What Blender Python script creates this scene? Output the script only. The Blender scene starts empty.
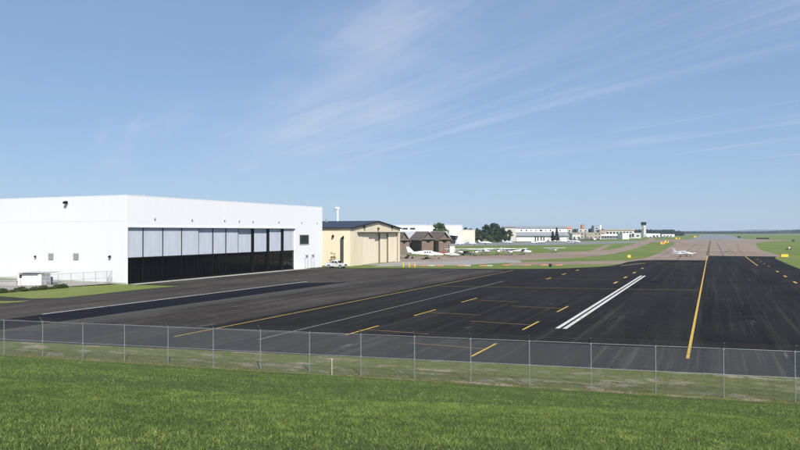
import bpy, bmesh, math, random
import numpy as np
R = math.radians
random.seed(7)
rng = np.random.default_rng(11)
scene = bpy.context.scene
col = scene.collection

# ------------------------------------------------------------------ camera
F, CX, HY, H = 665.0, 400.0, 231.5, 8.0          # focal length, centre, horizon (photo pixels), eye height (m)
YAW = math.atan(312.0 / F)                        # taxiway direction (+Y) lies this far right of the view axis
PITCH = math.atan((HY - 225.0) / F)
cam_data = bpy.data.cameras.new('camera')
cam_data.sensor_width = 36.0
cam_data.lens = F / 800.0 * 36.0
cam_data.clip_start = 0.1
cam_data.clip_end = 60000.0
cam = bpy.data.objects.new('camera', cam_data)
col.objects.link(cam)
cam.location = (0, 0, H)
cam.rotation_euler = (math.pi / 2 + PITCH, 0, YAW)
scene.camera = cam

# ------------------------------------------------------------------ sky, sun, exposure
SUN_EL = R(43)
SUN_AZ = math.atan2(0.66, -0.75)                  # towards the sun, from +Y clockwise
world = bpy.data.worlds.new('World')
scene.world = world
world.use_nodes = True
wn, wl = world.node_tree.nodes, world.node_tree.links
wn.clear()
def W(t, **kw):
    n = wn.new(t)
    for k, v in kw.items():
        if k.startswith('i_'):
            n.inputs[int(k[2:])].default_value = v
        else:
            setattr(n, k, v)
    return n
def wmath(op, a, b=None, c=None):
    n = wn.new('ShaderNodeMath'); n.operation = op
    for i, v in enumerate((a, b, c)):
        if v is None: continue
        if isinstance(v, (int, float)): n.inputs[i].default_value = v
        else: wl.new(v, n.inputs[i])
    return n.outputs[0]
sky = W('ShaderNodeTexSky', sky_type='NISHITA', sun_disc=False, sun_elevation=SUN_EL, sun_rotation=SUN_AZ,
        altitude=0.0, air_density=1.0, dust_density=0.0, ozone_density=4.0)
tc = W('ShaderNodeTexCoord')
sep = W('ShaderNodeSeparateXYZ'); wl.new(tc.outputs['Generated'], sep.inputs[0])
zc = wmath('MAXIMUM', sep.outputs[2], 0.02)
px_ = wmath('DIVIDE', sep.outputs[0], zc); py_ = wmath('DIVIDE', sep.outputs[1], zc)
comb = W('ShaderNodeCombineXYZ'); wl.new(px_, comb.inputs[0]); wl.new(py_, comb.inputs[1])
CA = R(51.5)                                      # cirrus streaks run towards this heading
mp = W('ShaderNodeMapping'); wl.new(comb.outputs[0], mp.inputs[0]); mp.inputs['Rotation'].default_value = (0, 0, -CA)
mp2 = W('ShaderNodeMapping'); wl.new(mp.outputs[0], mp2.inputs[0])
mp2.inputs['Scale'].default_value = (1.5, 0.14, 1.0); mp2.inputs['Location'].default_value = (19.9, 8.1, 0)
n1 = W('ShaderNodeTexNoise'); wl.new(mp2.outputs[0], n1.inputs['Vector'])
n1.inputs['Scale'].default_value = 1.0; n1.inputs['Detail'].default_value = 7.0; n1.inputs['Roughness'].default_value = 0.58; n1.inputs['Distortion'].default_value = 0.55
n2 = W('ShaderNodeTexNoise'); wl.new(mp.outputs[0], n2.inputs['Vector'])
n2.inputs['Scale'].default_value = 0.42; n2.inputs['Detail'].default_value = 4.0; n2.inputs['Distortion'].default_value = 0.8
r1 = W('ShaderNodeMapRange', interpolation_type='SMOOTHSTEP'); wl.new(n1.outputs[0], r1.inputs[0])
r1.inputs[1].default_value = 0.46; r1.inputs[2].default_value = 0.74
r2 = W('ShaderNodeMapRange', interpolation_type='SMOOTHSTEP'); wl.new(n2.outputs[0], r2.inputs[0])
r2.inputs[1].default_value = 0.40; r2.inputs[2].default_value = 0.72
fade = W('ShaderNodeMapRange', interpolation_type='SMOOTHSTEP'); wl.new(sep.outputs[2], fade.inputs[0])
fade.inputs[1].default_value = 0.03; fade.inputs[2].default_value = 0.16
# a broad feathered plume that drifts across the view, and the fine streaks beside it
rot_c = W('ShaderNodeMapping'); wl.new(comb.outputs[0], rot_c.inputs[0]); rot_c.inputs['Rotation'].default_value = (0, 0, -YAW)
wob = W('ShaderNodeTexNoise'); wl.new(rot_c.outputs[0], wob.inputs['Vector'])
wob.inputs['Scale'].default_value = 0.55; wob.inputs['Detail'].default_value = 5.0; wob.inputs['Roughness'].default_value = 0.6
sc_ = W('ShaderNodeSeparateXYZ'); wl.new(rot_c.outputs[0], sc_.inputs[0])
axis_ = wmath('ADD', wmath('ADD', sc_.outputs[0], wmath('MULTIPLY', sc_.outputs[1], 0.26)), -0.86)
axis_ = wmath('ADD', axis_, wmath('MULTIPLY', wmath('SUBTRACT', wob.outputs[0], 0.5), 1.5))
wid_ = wmath('ADD', wmath('MULTIPLY', sc_.outputs[1], 0.165), -0.26)
wid_ = wmath('MAXIMUM', wid_, 0.16)
q_ = wmath('DIVIDE', axis_, wid_)
plume = wmath('POWER', 2.718, wmath('MULTIPLY', wmath('MULTIPLY', q_, q_), -1.0))
mp3 = W('ShaderNodeMapping'); wl.new(mp.outputs[0], mp3.inputs[0]); mp3.inputs['Scale'].default_value = (3.4, 0.42, 1.0); mp3.inputs['Location'].default_value = (0.6, 4.2, 0)
n3 = W('ShaderNodeTexNoise'); wl.new(mp3.outputs[0], n3.inputs['Vector'])
n3.inputs['Scale'].default_value = 1.0; n3.inputs['Detail'].default_value = 6.0; n3.inputs['Roughness'].default_value = 0.6; n3.inputs['Distortion'].default_value = 0.9
r3 = W('ShaderNodeMapRange', interpolation_type='SMOOTHSTEP'); wl.new(n3.outputs[0], r3.inputs[0]); r3.inputs[1].default_value = 0.30; r3.inputs[2].default_value = 0.78
plume = wmath('MULTIPLY', plume, wmath('ADD', wmath('MULTIPLY', r3.outputs[0], 0.75), 0.45))
veil = wmath('MULTIPLY', r2.outputs[0], 0.10)
streak = wmath('MULTIPLY', r1.outputs[0], wmath('ADD', wmath('MULTIPLY', r2.outputs[0], 0.9), 0.50))
cloud = wmath('MULTIPLY', wmath('ADD', wmath('ADD', veil, streak), wmath('MULTIPLY', plume, 0.90)), fade.outputs[0])
cloud = wmath('MINIMUM', wmath('MULTIPLY', cloud, 0.48), 0.7)
cmix = W('ShaderNodeMix', data_type='RGBA'); wl.new(cloud, cmix.inputs[0])
gam = W('ShaderNodeGamma'); wl.new(sky.outputs[0], gam.inputs[0]); gam.inputs[1].default_value = 0.44   # flatter, as the film renders it
tin = W('ShaderNodeMix', data_type='RGBA', blend_type='MULTIPLY'); tin.inputs[0].default_value = 1.0
wl.new(gam.outputs[0], tin.inputs[6]); tin.inputs[7].default_value = (1.33, 1.66, 2.17, 1)
wl.new(tin.outputs[2], cmix.inputs[6]); cmix.inputs[7].default_value = (4.5, 5.0, 5.9, 1)
bg = W('ShaderNodeBackground'); wl.new(cmix.outputs[2], bg.inputs[0]); bg.inputs[1].default_value = 0.10
wo = W('ShaderNodeOutputWorld'); wl.new(bg.outputs[0], wo.inputs[0])

sun_data = bpy.data.lights.new('sun', 'SUN')
sun_data.energy = 4.8
sun_data.angle = R(0.53)
sun_data.color = (1.0, 0.955, 0.89)
sun = bpy.data.objects.new('sun', sun_data); col.objects.link(sun)
sun.location = (60, -60, 90)
sun.rotation_euler = (math.pi / 2 - SUN_EL, 0, math.pi - SUN_AZ)
scene.view_settings.view_transform = 'Standard'
scene.view_settings.look = 'None'
scene.view_settings.gamma = 1.0
scene.view_settings.exposure = 0.5
scene.render.engine = 'CYCLES'
scene.cycles.use_denoising = True
scene.cycles.max_bounces = 6
scene.cycles.transparent_max_bounces = 12

# ------------------------------------------------------------------ helpers
FW = (-math.sin(YAW), math.cos(YAW)); RT = (math.cos(YAW), math.sin(YAW))
def gp(px, py, z=0.0):
    """photo pixel -> point on the level z"""
    u, v = (px - CX) / F, (225.0 - py) / F
    c, s = math.cos(PITCH), math.sin(PITCH)
    fd, up = c - v * s, s + v * c
    t = (z - H) / up
    return (t * (FW[0] * fd + RT[0] * u), t * (FW[1] * fd + RT[1] * u))
def at_d(px, d):
    lat = (px - CX) / F * d
    return (FW[0] * d + RT[0] * lat, FW[1] * d + RT[1] * lat)
def y_on_x(px, x):
    """world y where the sight line of column px meets the plane X = x"""
    u = (px - CX) / F
    dx, dy = FW[0] + RT[0] * u, FW[1] + RT[1] * u
    return x * dy / dx
def dep(x, y): return FW[0] * x + FW[1] * y

class MB:
    def __init__(s): s.v = []; s.f = []
    def add(s, vs, fs):
        o = len(s.v); s.v += [tuple(p) for p in vs]; s.f += [tuple(i + o for i in f) for f in fs]; return s
    def box(s, x0, x1, y0, y1, z0, z1):
        return s.add([(x0,y0,z0),(x1,y0,z0),(x1,y1,z0),(x0,y1,z0),(x0,y0,z1),(x1,y0,z1),(x1,y1,z1),(x0,y1,z1)],
                     [(3,2,1,0),(4,5,6,7),(0,1,5,4),(1,2,6,5),(2,3,7,6),(3,0,4,7)])
    def prism(s, poly, axis, a, b):
        """poly of 2D points swept along axis ('x': (y,z), 'y': (x,z), 'z': (x,y))"""
        def P(p, t): return (t, p[0], p[1]) if axis == 'x' else ((p[0], t, p[1]) if axis == 'y' else (p[0], p[1], t))
        n = len(poly)
        return s.add([P(p, a) for p in poly] + [P(p, b) for p in poly],
                     [tuple(range(n))[::-1], tuple(range(n, 2 * n))] + [(i, (i + 1) % n, n + (i + 1) % n, n + i) for i in range(n)])
    def loft(s, rings, caps=True):
        n = len(rings[0]); vs = [p for r in rings for p in r]; fs = []
        for k in range(len(rings) - 1):
            for i in range(n):
                fs.append((k*n+i, k*n+(i+1)%n, (k+1)*n+(i+1)%n, (k+1)*n+i))
        if caps: fs += [tuple(range(n))[::-1], tuple(range((len(rings)-1)*n, len(rings)*n))]
        return s.add(vs, fs)
    def tube(s, p0, p1, r0, r1=None, n=8):
        r1 = r0 if r1 is None else r1
        a = np.array(p0, float); b = np.array(p1, float); d = b - a; d = d / (np.linalg.norm(d) + 1e-9)
        t = np.array((0, 0, 1.0)) if abs(d[2]) < 0.9 else np.array((1.0, 0, 0))
        u = np.cross(d, t); u /= np.linalg.norm(u); w = np.cross(d, u)
        ring = lambda c, r: [tuple(c + r * (math.cos(2*math.pi*i/n) * u + math.sin(2*math.pi*i/n) * w)) for i in range(n)]
        return s.loft([ring(a, r0), ring(b, r1)])
    def path(s, pts, r, n=6):
        for a, b in zip(pts, pts[1:]): s.tube(a, b, r, n=n)
        return s
    def disc(s, c, axis, r, t, n=14):
        d = {'x': (t,0,0), 'y': (0,t,0), 'z': (0,0,t)}[axis]
        a = [c[i] - d[i]/2 for i in range(3)]; b = [c[i] + d[i]/2 for i in range(3)]
        return s.tube(a, b, r, n=n)
    def mesh(s, name):
        me = bpy.data.meshes.new(name); me.from_pydata(s.v, [], s.f); me.update()
        bm = bmesh.new(); bm.from_mesh(me); bmesh.ops.recalc_face_normals(bm, faces=bm.faces); bm.to_mesh(me); bm.free()
        return me
    def build(s, name, mat, parent=None, smooth=False, bevel=0.0, loc=None, rot=None):
        me = s.mesh(name); me.materials.append(mat)
        o = bpy.data.objects.new(name, me); col.objects.link(o)
        if parent is not None: o.parent = parent
        if loc is not None: o.location = loc
        if rot is not None: o.rotation_euler = rot
        if smooth:
            for p in me.polygons: p.use_smooth = True
            md = o.modifiers.new('edge', 'EDGE_SPLIT'); md.split_angle = R(40)
        if bevel:
            m = o.modifiers.new('bevel', 'BEVEL'); m.width = bevel; m.segments = 2; m.limit_method = 'ANGLE'
        return o

def tag(o, label=None, cat=None, group=None, kind=None):
    if label: o['label'] = label
    if cat: o['category'] = cat
    if group: o['group'] = group
    if kind: o['kind'] = kind
    return o
def empty(name, loc, rz=0.0, label=None, cat=None, group=None):
    o = bpy.data.objects.new(name, None); col.objects.link(o)
    o.location = loc; o.rotation_euler = (0, 0, rz); o.empty_display_size = 0.3
    return tag(o, label, cat, group)
def copy_tree(o, parent=None):
    c = o.copy(); col.objects.link(c); c.parent = parent
    for ch in list(o.children): copy_tree(ch, c)
    return c

# ------------------------------------------------------------------ materials
class NT:
    def __init__(s, name):
        s.m = bpy.data.materials.new(name); s.m.use_nodes = True
        s.n = s.m.node_tree.nodes; s.l = s.m.node_tree.links
        s.b = s.n['Principled BSDF']; s.c = None
    def coord(s):
        if s.c is None: s.c = s.n.new('ShaderNodeTexCoord')
        return s.c.outputs['Object']
    def map(s, scale=(1,1,1), rot=(0,0,0), loc=(0,0,0)):
        n = s.n.new('ShaderNodeMapping'); s.l.new(s.coord(), n.inputs[0])
        n.inputs['Scale'].default_value = scale; n.inputs['Rotation'].default_value = rot; n.inputs['Location'].default_value = loc
        return n.outputs[0]
    def noise(s, vec, scale, detail=4, rough=0.55, dist=0.0):
        n = s.n.new('ShaderNodeTexNoise'); s.l.new(vec, n.inputs['Vector'])
        n.inputs['Scale'].default_value = scale; n.inputs['Detail'].default_value = detail
        n.inputs['Roughness'].default_value = rough; n.inputs['Distortion'].default_value = dist
        return n.outputs[0]
    def rng(s, v, a, b, c=0.0, d=1.0, smooth=True):
        n = s.n.new('ShaderNodeMapRange'); s.l.new(v, n.inputs[0])
        if smooth: n.interpolation_type = 'SMOOTHSTEP'
        for i, x in zip((1,2,3,4), (a,b,c,d)): n.inputs[i].default_value = x
        return n.outputs[0]
    def math(s, op, a, b=None):
        n = s.n.new('ShaderNodeMath'); n.operation = op
        for i, v in enumerate((a, b)):
            if v is None: continue
            if isinstance(v, (int, float)): n.inputs[i].default_value = v
            else: s.l.new(v, n.inputs[i])
        return n.outputs[0]
    def mix(s, f, a, b, mode='MIX'):
        n = s.n.new('ShaderNodeMix'); n.data_type = 'RGBA'; n.blend_type = mode
        for i, v in ((0, f), (6, a), (7, b)):
            if isinstance(v, (int, float)): n.inputs[i].default_value = v
            elif isinstance(v, (tuple, list)): n.inputs[i].default_value = tuple(v) + ((1,) if len(v) == 3 else ())
            else: s.l.new(v, n.inputs[i])
        return n.outputs[2]
    def xyz(s, vec=None):
        n = s.n.new('ShaderNodeSeparateXYZ'); s.l.new(vec if vec is not None else s.coord(), n.inputs[0]); return n.outputs
    def bump(s, h, strength=0.3, dist=0.02):
        n = s.n.new('ShaderNodeBump'); s.l.new(h, n.inputs['Height']); n.inputs['Strength'].default_value = strength; n.inputs['Distance'].default_value = dist
        s.l.new(n.outputs[0], s.b.inputs['Normal'])
    def out(s, colr=None, rough=0.8, metal=0.0, spec=0.5):
        if colr is not None:
            if isinstance(colr, (tuple, list)): s.b.inputs['Base Color'].default_value = tuple(colr) + (1,)
            else: s.l.new(colr, s.b.inputs['Base Color'])
        if isinstance(rough, (int, float)): s.b.inputs['Roughness'].default_value = rough
        else: s.l.new(rough, s.b.inputs['Roughness'])
        s.b.inputs['Metallic'].default_value = metal
        s.b.inputs['Specular IOR Level'].default_value = spec
        return s.m

def paint(name, c, rough=0.55, metal=0.0, var=0.12, scale=0.6, spec=0.5):
    """painted or plain surface with a little weathering"""
    t = NT(name)
    n = t.noise(t.map((1, 1, 1)), scale, 5, 0.6)
    k = t.rng(n, 0.3, 0.75)
    a = tuple(max(0, x * (1 - var)) for x in c); b = tuple(min(1, x * (1 + var * 0.5)) for x in c)
    return t.out(t.mix(k, a, b), rough, metal, spec)

def ribbed(name, c, pitch=0.35, axis=0, rough=0.5, strength=0.25, var=0.06):
    """profiled metal cladding: vertical ribs in bump, slight rain streaks"""
    t = NT(name)
    x = t.xyz()[axis]
    if axis == 3: x = None
    fr = t.math('FRACT', t.math('DIVIDE', x, pitch))
    rib = t.rng(t.math('ABSOLUTE', t.math('SUBTRACT', fr, 0.5)), 0.30, 0.42)
    n = t.noise(t.map((1.3, 1.3, 0.10)), 1.0, 4, 0.6)
    k = t.rng(n, 0.35, 0.75)
    a = tuple(x_ * (1 - var) for x_ in c); b = tuple(min(1, x_ * (1 + var * .4)) for x_ in c)
    t.bump(rib, strength, 0.03)
    return t.out(t.mix(k, a, b), rough, 0.0, 0.4)

M = {}
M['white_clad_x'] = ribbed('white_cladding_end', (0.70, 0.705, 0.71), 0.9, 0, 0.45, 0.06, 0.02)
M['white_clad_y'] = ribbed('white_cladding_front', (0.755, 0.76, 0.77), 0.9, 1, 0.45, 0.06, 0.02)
M['white'] = paint('white_paint', (0.80, 0.80, 0.79), 0.5, 0, 0.06)
M['white_trim'] = paint('white_trim', (0.74, 0.75, 0.77), 0.45, 0, 0.05)
M['offwhite'] = paint('off_white_wall', (0.50, 0.48, 0.44), 0.7, 0, 0.10, 0.2)
M['cream'] = paint('cream_wall', (0.60, 0.56, 0.46), 0.7, 0, 0.08, 0.2)
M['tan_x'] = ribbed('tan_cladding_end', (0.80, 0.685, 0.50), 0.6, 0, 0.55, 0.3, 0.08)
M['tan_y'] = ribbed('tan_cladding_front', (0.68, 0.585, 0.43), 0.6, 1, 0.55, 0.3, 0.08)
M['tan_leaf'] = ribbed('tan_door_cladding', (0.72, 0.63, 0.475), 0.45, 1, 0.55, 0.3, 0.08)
M['tan_trim'] = paint('tan_trim', (0.24, 0.195, 0.145), 0.6)
M['navy_roof'] = ribbed('dark_blue_roof', (0.022, 0.026, 0.042), 0.6, 0, 0.5, 0.2, 0.2)
M['dark'] = paint('dark_metal', (0.0055, 0.005, 0.0065), 0.7, 0, 0.2, .6, .15)
M['black'] = paint('black_paint', (0.005, 0.005, 0.006), 0.5, 0, 0.2)
M['rubber'] = paint('rubber', (0.018, 0.018, 0.019), 0.85, 0, 0.2)
M['grey'] = paint('grey_metal', (0.30, 0.31, 0.32), 0.5)
M['mid_grey'] = paint('mid_grey_roof', (0.24, 0.25, 0.27), 0.7, 0, 0.15, 0.3)
M['louver'] = paint('louver_grey', (0.36, 0.365, 0.37), 0.55)
M['galv'] = paint('galvanised_steel', (0.21, 0.235, 0.245), 0.6, 0.2, 0.15, 3.0)
M['wire'] = paint('galvanised_wire', (0.20, 0.215, 0.22), 0.65, 0.2, 0.1, 3.0)
M['yellow'] = paint('yellow_paint', (0.78, 0.50, 0.03), 0.5, 0, 0.08, 2.0)
M['orange'] = paint('orange_plastic', (0.42, 0.15, 0.07), 0.5, 0, 0.08, 2.0)
M['red'] = paint('red_paint', (0.45, 0.04, 0.04), 0.5)
M['blue'] = paint('navy_paint', (0.05, 0.06, 0.14), 0.5)
M['brick'] = paint('red_brown_wall', (0.185, 0.128, 0.102), 0.85, 0, 0.2, 0.8)
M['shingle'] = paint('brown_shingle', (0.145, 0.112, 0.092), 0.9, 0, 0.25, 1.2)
M['shingle_light'] = paint('light_brown_shingle', (0.24, 0.19, 0.155), 0.9, 0, 0.2, 1.2)
M['tan_roof'] = paint('sandy_roof', (0.34, 0.28, 0.22), 0.85, 0, 0.15, 0.2)
M['terracotta'] = paint('terracotta', (0.42, 0.19, 0.11), 0.8, 0, 0.12, 0.3)
M['concrete'] = paint('concrete', (0.40, 0.38, 0.35), 0.9, 0, 0.15, 0.7)
M['silver'] = paint('silver_car_paint', (0.66, 0.68, 0.70), 0.28, 0.25, 0.03)
M['plane_white'] = paint('aircraft_white', (0.80, 0.80, 0.80), 0.35, 0, 0.04)
M['tarp'] = paint('weathered_canvas', (0.17, 0.15, 0.12), 0.9, 0, 0.3, 1.5)
M['car_dark'] = paint('dark_car_paint', (0.03, 0.035, 0.045), 0.3)
M['bluegrey'] = paint('blue_grey_wall', (0.30, 0.34, 0.40), 0.6)
M['wood'] = paint('pale_timber', (0.50, 0.44, 0.34), 0.8, 0, 0.2, 4.0)
t = NT('dark_glass'); M['glass'] = t.out((0.002, 0.0025, 0.003), 0.02, 0.0, 0.42)
t = NT('window_glass'); M['pane'] = t.out((0.02, 0.026, 0.03), 0.08, 0.0, 0.5)
# translucent multiwall door panel
t = NT('polycarbonate_panel')
fr = t.math('FRACT', t.math('DIVIDE', t.xyz()[2], 0.30))
ln = t.rng(t.math('ABSOLUTE', t.math('SUBTRACT', fr, 0.5)), 0.44, 0.49)
n = t.noise(t.map((1, 2.0, 0.25)), 0.8, 4)
M['poly'] = t.out(t.mix(t.math('MULTIPLY', ln, 0.35), t.mix(t.rng(n, .3, .7), (0.44, 0.475, 0.535), (0.50, 0.535, 0.60)), (0.34, 0.37, 0.42)), 0.35, 0, 0.4)

# --- ground materials (object space = world space for ground sheets)
def ground_grass():
    t = NT('mown_grass')
    c = t.coord()
    a = t.noise(c, 0.012, 5, 0.6); b = t.noise(c, 0.11, 5, 0.65); d = t.noise(c, 2.2, 4, 0.7)
    s = t.noise(t.map((0.35, 0.02, 1)), 1.0, 4, 0.6)
    c1 = t.mix(t.rng(a, 0.35, 0.65), (0.102, 0.143, 0.028), (0.147, 0.178, 0.045))
    c2 = t.mix(t.math('MULTIPLY', t.rng(b, 0.45, 0.75), 0.55), c1, (0.195, 0.200, 0.075))
    c3 = t.mix(t.math('MULTIPLY', t.rng(s, 0.5, 0.7), 0.35), c2, (0.075, 0.115, 0.022))
    c4 = t.mix(t.math('MULTIPLY', t.rng(d, 0.4, 0.7), 0.5), c3, (0.065, 0.10, 0.02))
    t.bump(d, 0.6, 0.1)
    return t.out(c4, 0.95, 0, 0.15)
M['grass_ground'] = ground_grass()
def verge():
    t = NT('worn_grass_and_soil')
    c = t.coord()
    a = t.noise(t.map((1, 2.6, 1), (0, 0, -R(12))), 0.30, 6, 0.65, 0.4); b = t.noise(c, 1.6, 6, 0.7); d = t.noise(c, 9.0, 4, 0.7)
    g = t.mix(t.rng(b, 0.35, 0.7), (0.085, 0.105, 0.032), (0.155, 0.155, 0.065))
    soil = t.mix(t.rng(d, 0.3, 0.7), (0.20, 0.165, 0.125), (0.33, 0.28, 0.225))
    k = t.math('MULTIPLY', t.rng(a, 0.50, 0.66), t.rng(b, 0.33, 0.55))
    g2 = t.mix(t.math('MULTIPLY', t.rng(d, 0.45, 0.7), 0.6), g, (0.05, 0.07, 0.022))
    t.bump(t.math('ADD', b, d), 0.7, 0.06)
    return t.out(t.mix(k, g2, soil), 0.95, 0, 0.1)
M['verge'] = verge()
t = NT('turf_soil')
a = t.noise(t.coord(), 1.4, 5, 0.7); b = t.noise(t.coord(), 14.0, 3, 0.7)
M['turf'] = t.out(t.mix(t.rng(b, .35, .7), t.mix(t.rng(a, .35, .7), (0.058, 0.088, 0.022), (0.095, 0.128, 0.034)), (0.032, 0.045, 0.014)), 0.95, 0, 0.1)

def asphalt(name, dark, light, warm=0.0, streak=0.5, ang=0.0, dust=(0.115, 0.108, 0.10), scuff=0.45):
    t = NT(name)
    c = t.coord()
    rot = (0, 0, ang)
    lanes = t.noise(t.map((0.26, 0.006, 1), rot), 1.0, 3, 0.5)
    fine = t.noise(t.map((1.5, 0.022, 1), rot, (5, 3, 0)), 1.0, 4, 0.6)
    blot = t.noise(c, 0.075, 6, 0.65, 0.6)
    mott = t.noise(c, 0.9, 5, 0.7)
    grit = t.noise(c, 22.0, 2, 0.8)
    k = t.math('ADD', t.math('MULTIPLY', t.rng(lanes, 0.35, 0.68), 0.5), t.math('MULTIPLY', t.rng(blot, 0.35, 0.7), 0.5))
    base = t.mix(k, dark, light)
    base = t.mix(t.math('MULTIPLY', t.rng(fine, 0.52, 0.72), 0.62 * streak), base, dust)
    base = t.mix(t.math('MULTIPLY', t.rng(fine, 0.46, 0.28), 0.7 * streak), base, tuple(x * 0.62 for x in dark))
    base = t.mix(t.math('MULTIPLY', t.rng(mott, 0.5, 0.75), 0.28), base, dust)
    wisp = t.noise(t.map((3.6, 0.05, 1), (0, 0, ang + R(3)), (1, 8, 0)), 1.0, 5, 0.65)
    patchy = t.noise(t.map((0.10, 0.035, 1), rot, (4, 7, 0)), 1.0, 3, 0.5)
    base = t.mix(t.math('MULTIPLY', t.math('MULTIPLY', t.rng(wisp, 0.50, 0.70), t.rng(patchy, 0.42, 0.62)), 0.75 * streak), base, dust)
    # pale scuffs: dried puddle rings and scrapes with outlines of their own
    sc = t.noise(t.map((0.22, 0.07, 1), rot, (9, 2, 0)), 1.0, 6, 0.62, 1.6)
    base = t.mix(t.math('MULTIPLY', t.rng(sc, 0.645, 0.72), scuff), base, tuple(x_ * 1.9 for x_ in dust))
    # long paving joints every ~4.6 m
    x = t.xyz(t.map((1, 1, 1), rot))[0]
    wob = t.noise(t.map((0.0, 0.05, 1)), 1.0, 2)
    fr = t.math('FRACT', t.math('DIVIDE', t.math('ADD', x, t.math('MULTIPLY', wob, 0.5)), 4.6))
    jt = t.rng(t.math('ABSOLUTE', t.math('SUBTRACT', fr, 0.5)), 0.482, 0.497)
    base = t.mix(t.math('MULTIPLY', jt, 0.45), base, tuple(x_ * 0.5 for x_ in dark))
    base = t.mix(t.math('MULTIPLY', t.rng(grit, 0.4, 0.8), 0.25), base, tuple(x_ * 1.5 for x_ in light))
    t.bump(grit, 0.25, 0.01)
    return t.out(base, 0.95, 0, 0.06)
M['apron'] = asphalt('apron_asphalt', (0.0082, 0.0080, 0.0084), (0.0195, 0.0188, 0.0186), streak=0.72, dust=(0.050, 0.048, 0.0455))
M['apron_old'] = asphalt('ramp_asphalt', (0.0215, 0.0190, 0.0172), (0.058, 0.0515, 0.0455), streak=1.15, dust=(0.128, 0.113, 0.098), scuff=.7)
M['perimeter'] = asphalt('perimeter_asphalt', (0.027, 0.027, 0.029), (0.044, 0.043, 0.043), streak=0.7, ang=-R(101.5), dust=(0.095, 0.092, 0.088), scuff=.8)
M['navy_black'] = asphalt('navy_black_asphalt', (0.0055, 0.0062, 0.0100), (0.0080, 0.0088, 0.0130), streak=0.3, dust=(0.017, 0.0175, 0.021))
M['far_grey'] = asphalt('grey_taxiway', (0.15, 0.155, 0.165), (0.20, 0.202, 0.21), streak=0.2, ang=-R(80), dust=(0.31, 0.31, 0.31))
M['ramp_conc'] = asphalt('pale_ramp', (0.225, 0.212, 0.195), (0.29, 0.275, 0.255), streak=0.2, ang=-R(75), dust=(0.32, 0.305, 0.28))

def old_pavement():
    t = NT('brown_old_pavement')
    c = t.coord()
    a = t.noise(c, 0.02, 5, 0.6); b = t.noise(t.map((0.5, 0.03, 1)), 1.0, 5, 0.65); d = t.noise(c, 0.7, 5, 0.7)
    base = t.mix(t.rng(a, 0.35, 0.65), (0.200, 0.147, 0.110), (0.250, 0.192, 0.150))
    base = t.mix(t.math('MULTIPLY', t.rng(b, 0.5, 0.7), 0.5), base, (0.285, 0.235, 0.192))
    base = t.mix(t.math('MULTIPLY', t.rng(d, 0.5, 0.75), 0.4), base, (0.12, 0.098, 0.082))
    # tarred cross cracks
    y = t.xyz()[1]
    w = t.noise(c, 0.05, 4, 0.6)
    fr = t.math('FRACT', t.math('DIVIDE', t.math('ADD', y, t.math('MULTIPLY', w, 9.0)), 17.0))
    ck = t.rng(t.math('ABSOLUTE', t.math('SUBTRACT', fr, 0.5)), 0.475, 0.495)
    base = t.mix(t.math('MULTIPLY', ck, 0.55), base, (0.06, 0.05, 0.045))
    return t.out(base, 0.92, 0, 0.2)
M['old_pave'] = old_pavement()
def marking(name, c, wear):
    t = NT(name)
    a = t.noise(t.coord(), 1.3, 6, 0.75); b = t.noise(t.coord(), 6.0, 4, 0.7)
    k = t.math('MULTIPLY', t.rng(t.math('ADD', t.math('MULTIPLY', a, 0.6), t.math('MULTIPLY', b, 0.4)), 0.62 - wear * 0.3, 0.72 - wear * 0.2), 0.75)
    return t.out(t.mix(k, c, (0.05, 0.047, 0.043)), 0.8, 0, 0.3)
M['mark_yellow'] = marking('yellow_marking', (0.49, 0.32, 0.058), 0.4)
M['mark_faded'] = marking('faded_yellow_marking', (0.20, 0.128, 0.04), 0.35)
M['mark_white'] = marking('white_marking', (0.52, 0.51, 0.49), 0.4)
M['mark_grey'] = marking('worn_white_marking', (0.20, 0.195, 0.185), 0.5)
M['tar'] = marking('tar_joint', (0.035, 0.03, 0.028), 0.2)

def foliage(name, trans=0.25):
    t = NT(name)
    at = t.n.new('ShaderNodeVertexColor'); at.layer_name = 'tint'
    t.l.new(at.outputs[0], t.b.inputs['Base Color'])
    t.b.inputs['Roughness'].default_value = 0.7; t.b.inputs['Specular IOR Level'].default_value = 0.25
    tr = t.n.new('ShaderNodeBsdfTranslucent'); t.l.new(at.outputs[0], tr.inputs[0])
    mx = t.n.new('ShaderNodeMixShader'); mx.inputs[0].default_value = trans
    t.l.new(t.b.outputs[0], mx.inputs[1]); t.l.new(tr.outputs[0], mx.inputs[2])
    t.l.new(mx.outputs[0], t.n['Material Output'].inputs[0])
    return t.m
M['blade'] = foliage('grass_blades', 0.3)
M['leaf'] = foliage('leaves', 0.2)
M['bark'] = paint('bark', (0.09, 0.07, 0.05), 0.95, 0, 0.3, 3.0)

def np_mesh(name, verts, polys_sizes, loops, tint, mat):
    """fast mesh from flat arrays; tint is one RGB per vertex"""
    me = bpy.data.meshes.new(name)
    me.vertices.add(len(verts)); me.vertices.foreach_set('co', np.ascontiguousarray(verts, np.float32).ravel())
    me.loops.add(len(loops)); me.loops.foreach_set('vertex_index', np.ascontiguousarray(loops, np.int32))
    me.polygons.add(len(polys_sizes))
    st = np.concatenate(([0], np.cumsum(polys_sizes)[:-1])).astype(np.int32)
    me.polygons.foreach_set('loop_start', st)
    me.polygons.foreach_set('loop_total', np.ascontiguousarray(polys_sizes, np.int32))
    ca = me.color_attributes.new('tint', 'FLOAT_COLOR', 'POINT')
    rgba = np.ones((len(verts), 4), np.float32); rgba[:, :3] = tint
    ca.data.foreach_set('color', rgba.ravel())
    me.update(calc_edges=True); me.validate()
    me.materials.append(mat)
    return me

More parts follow.
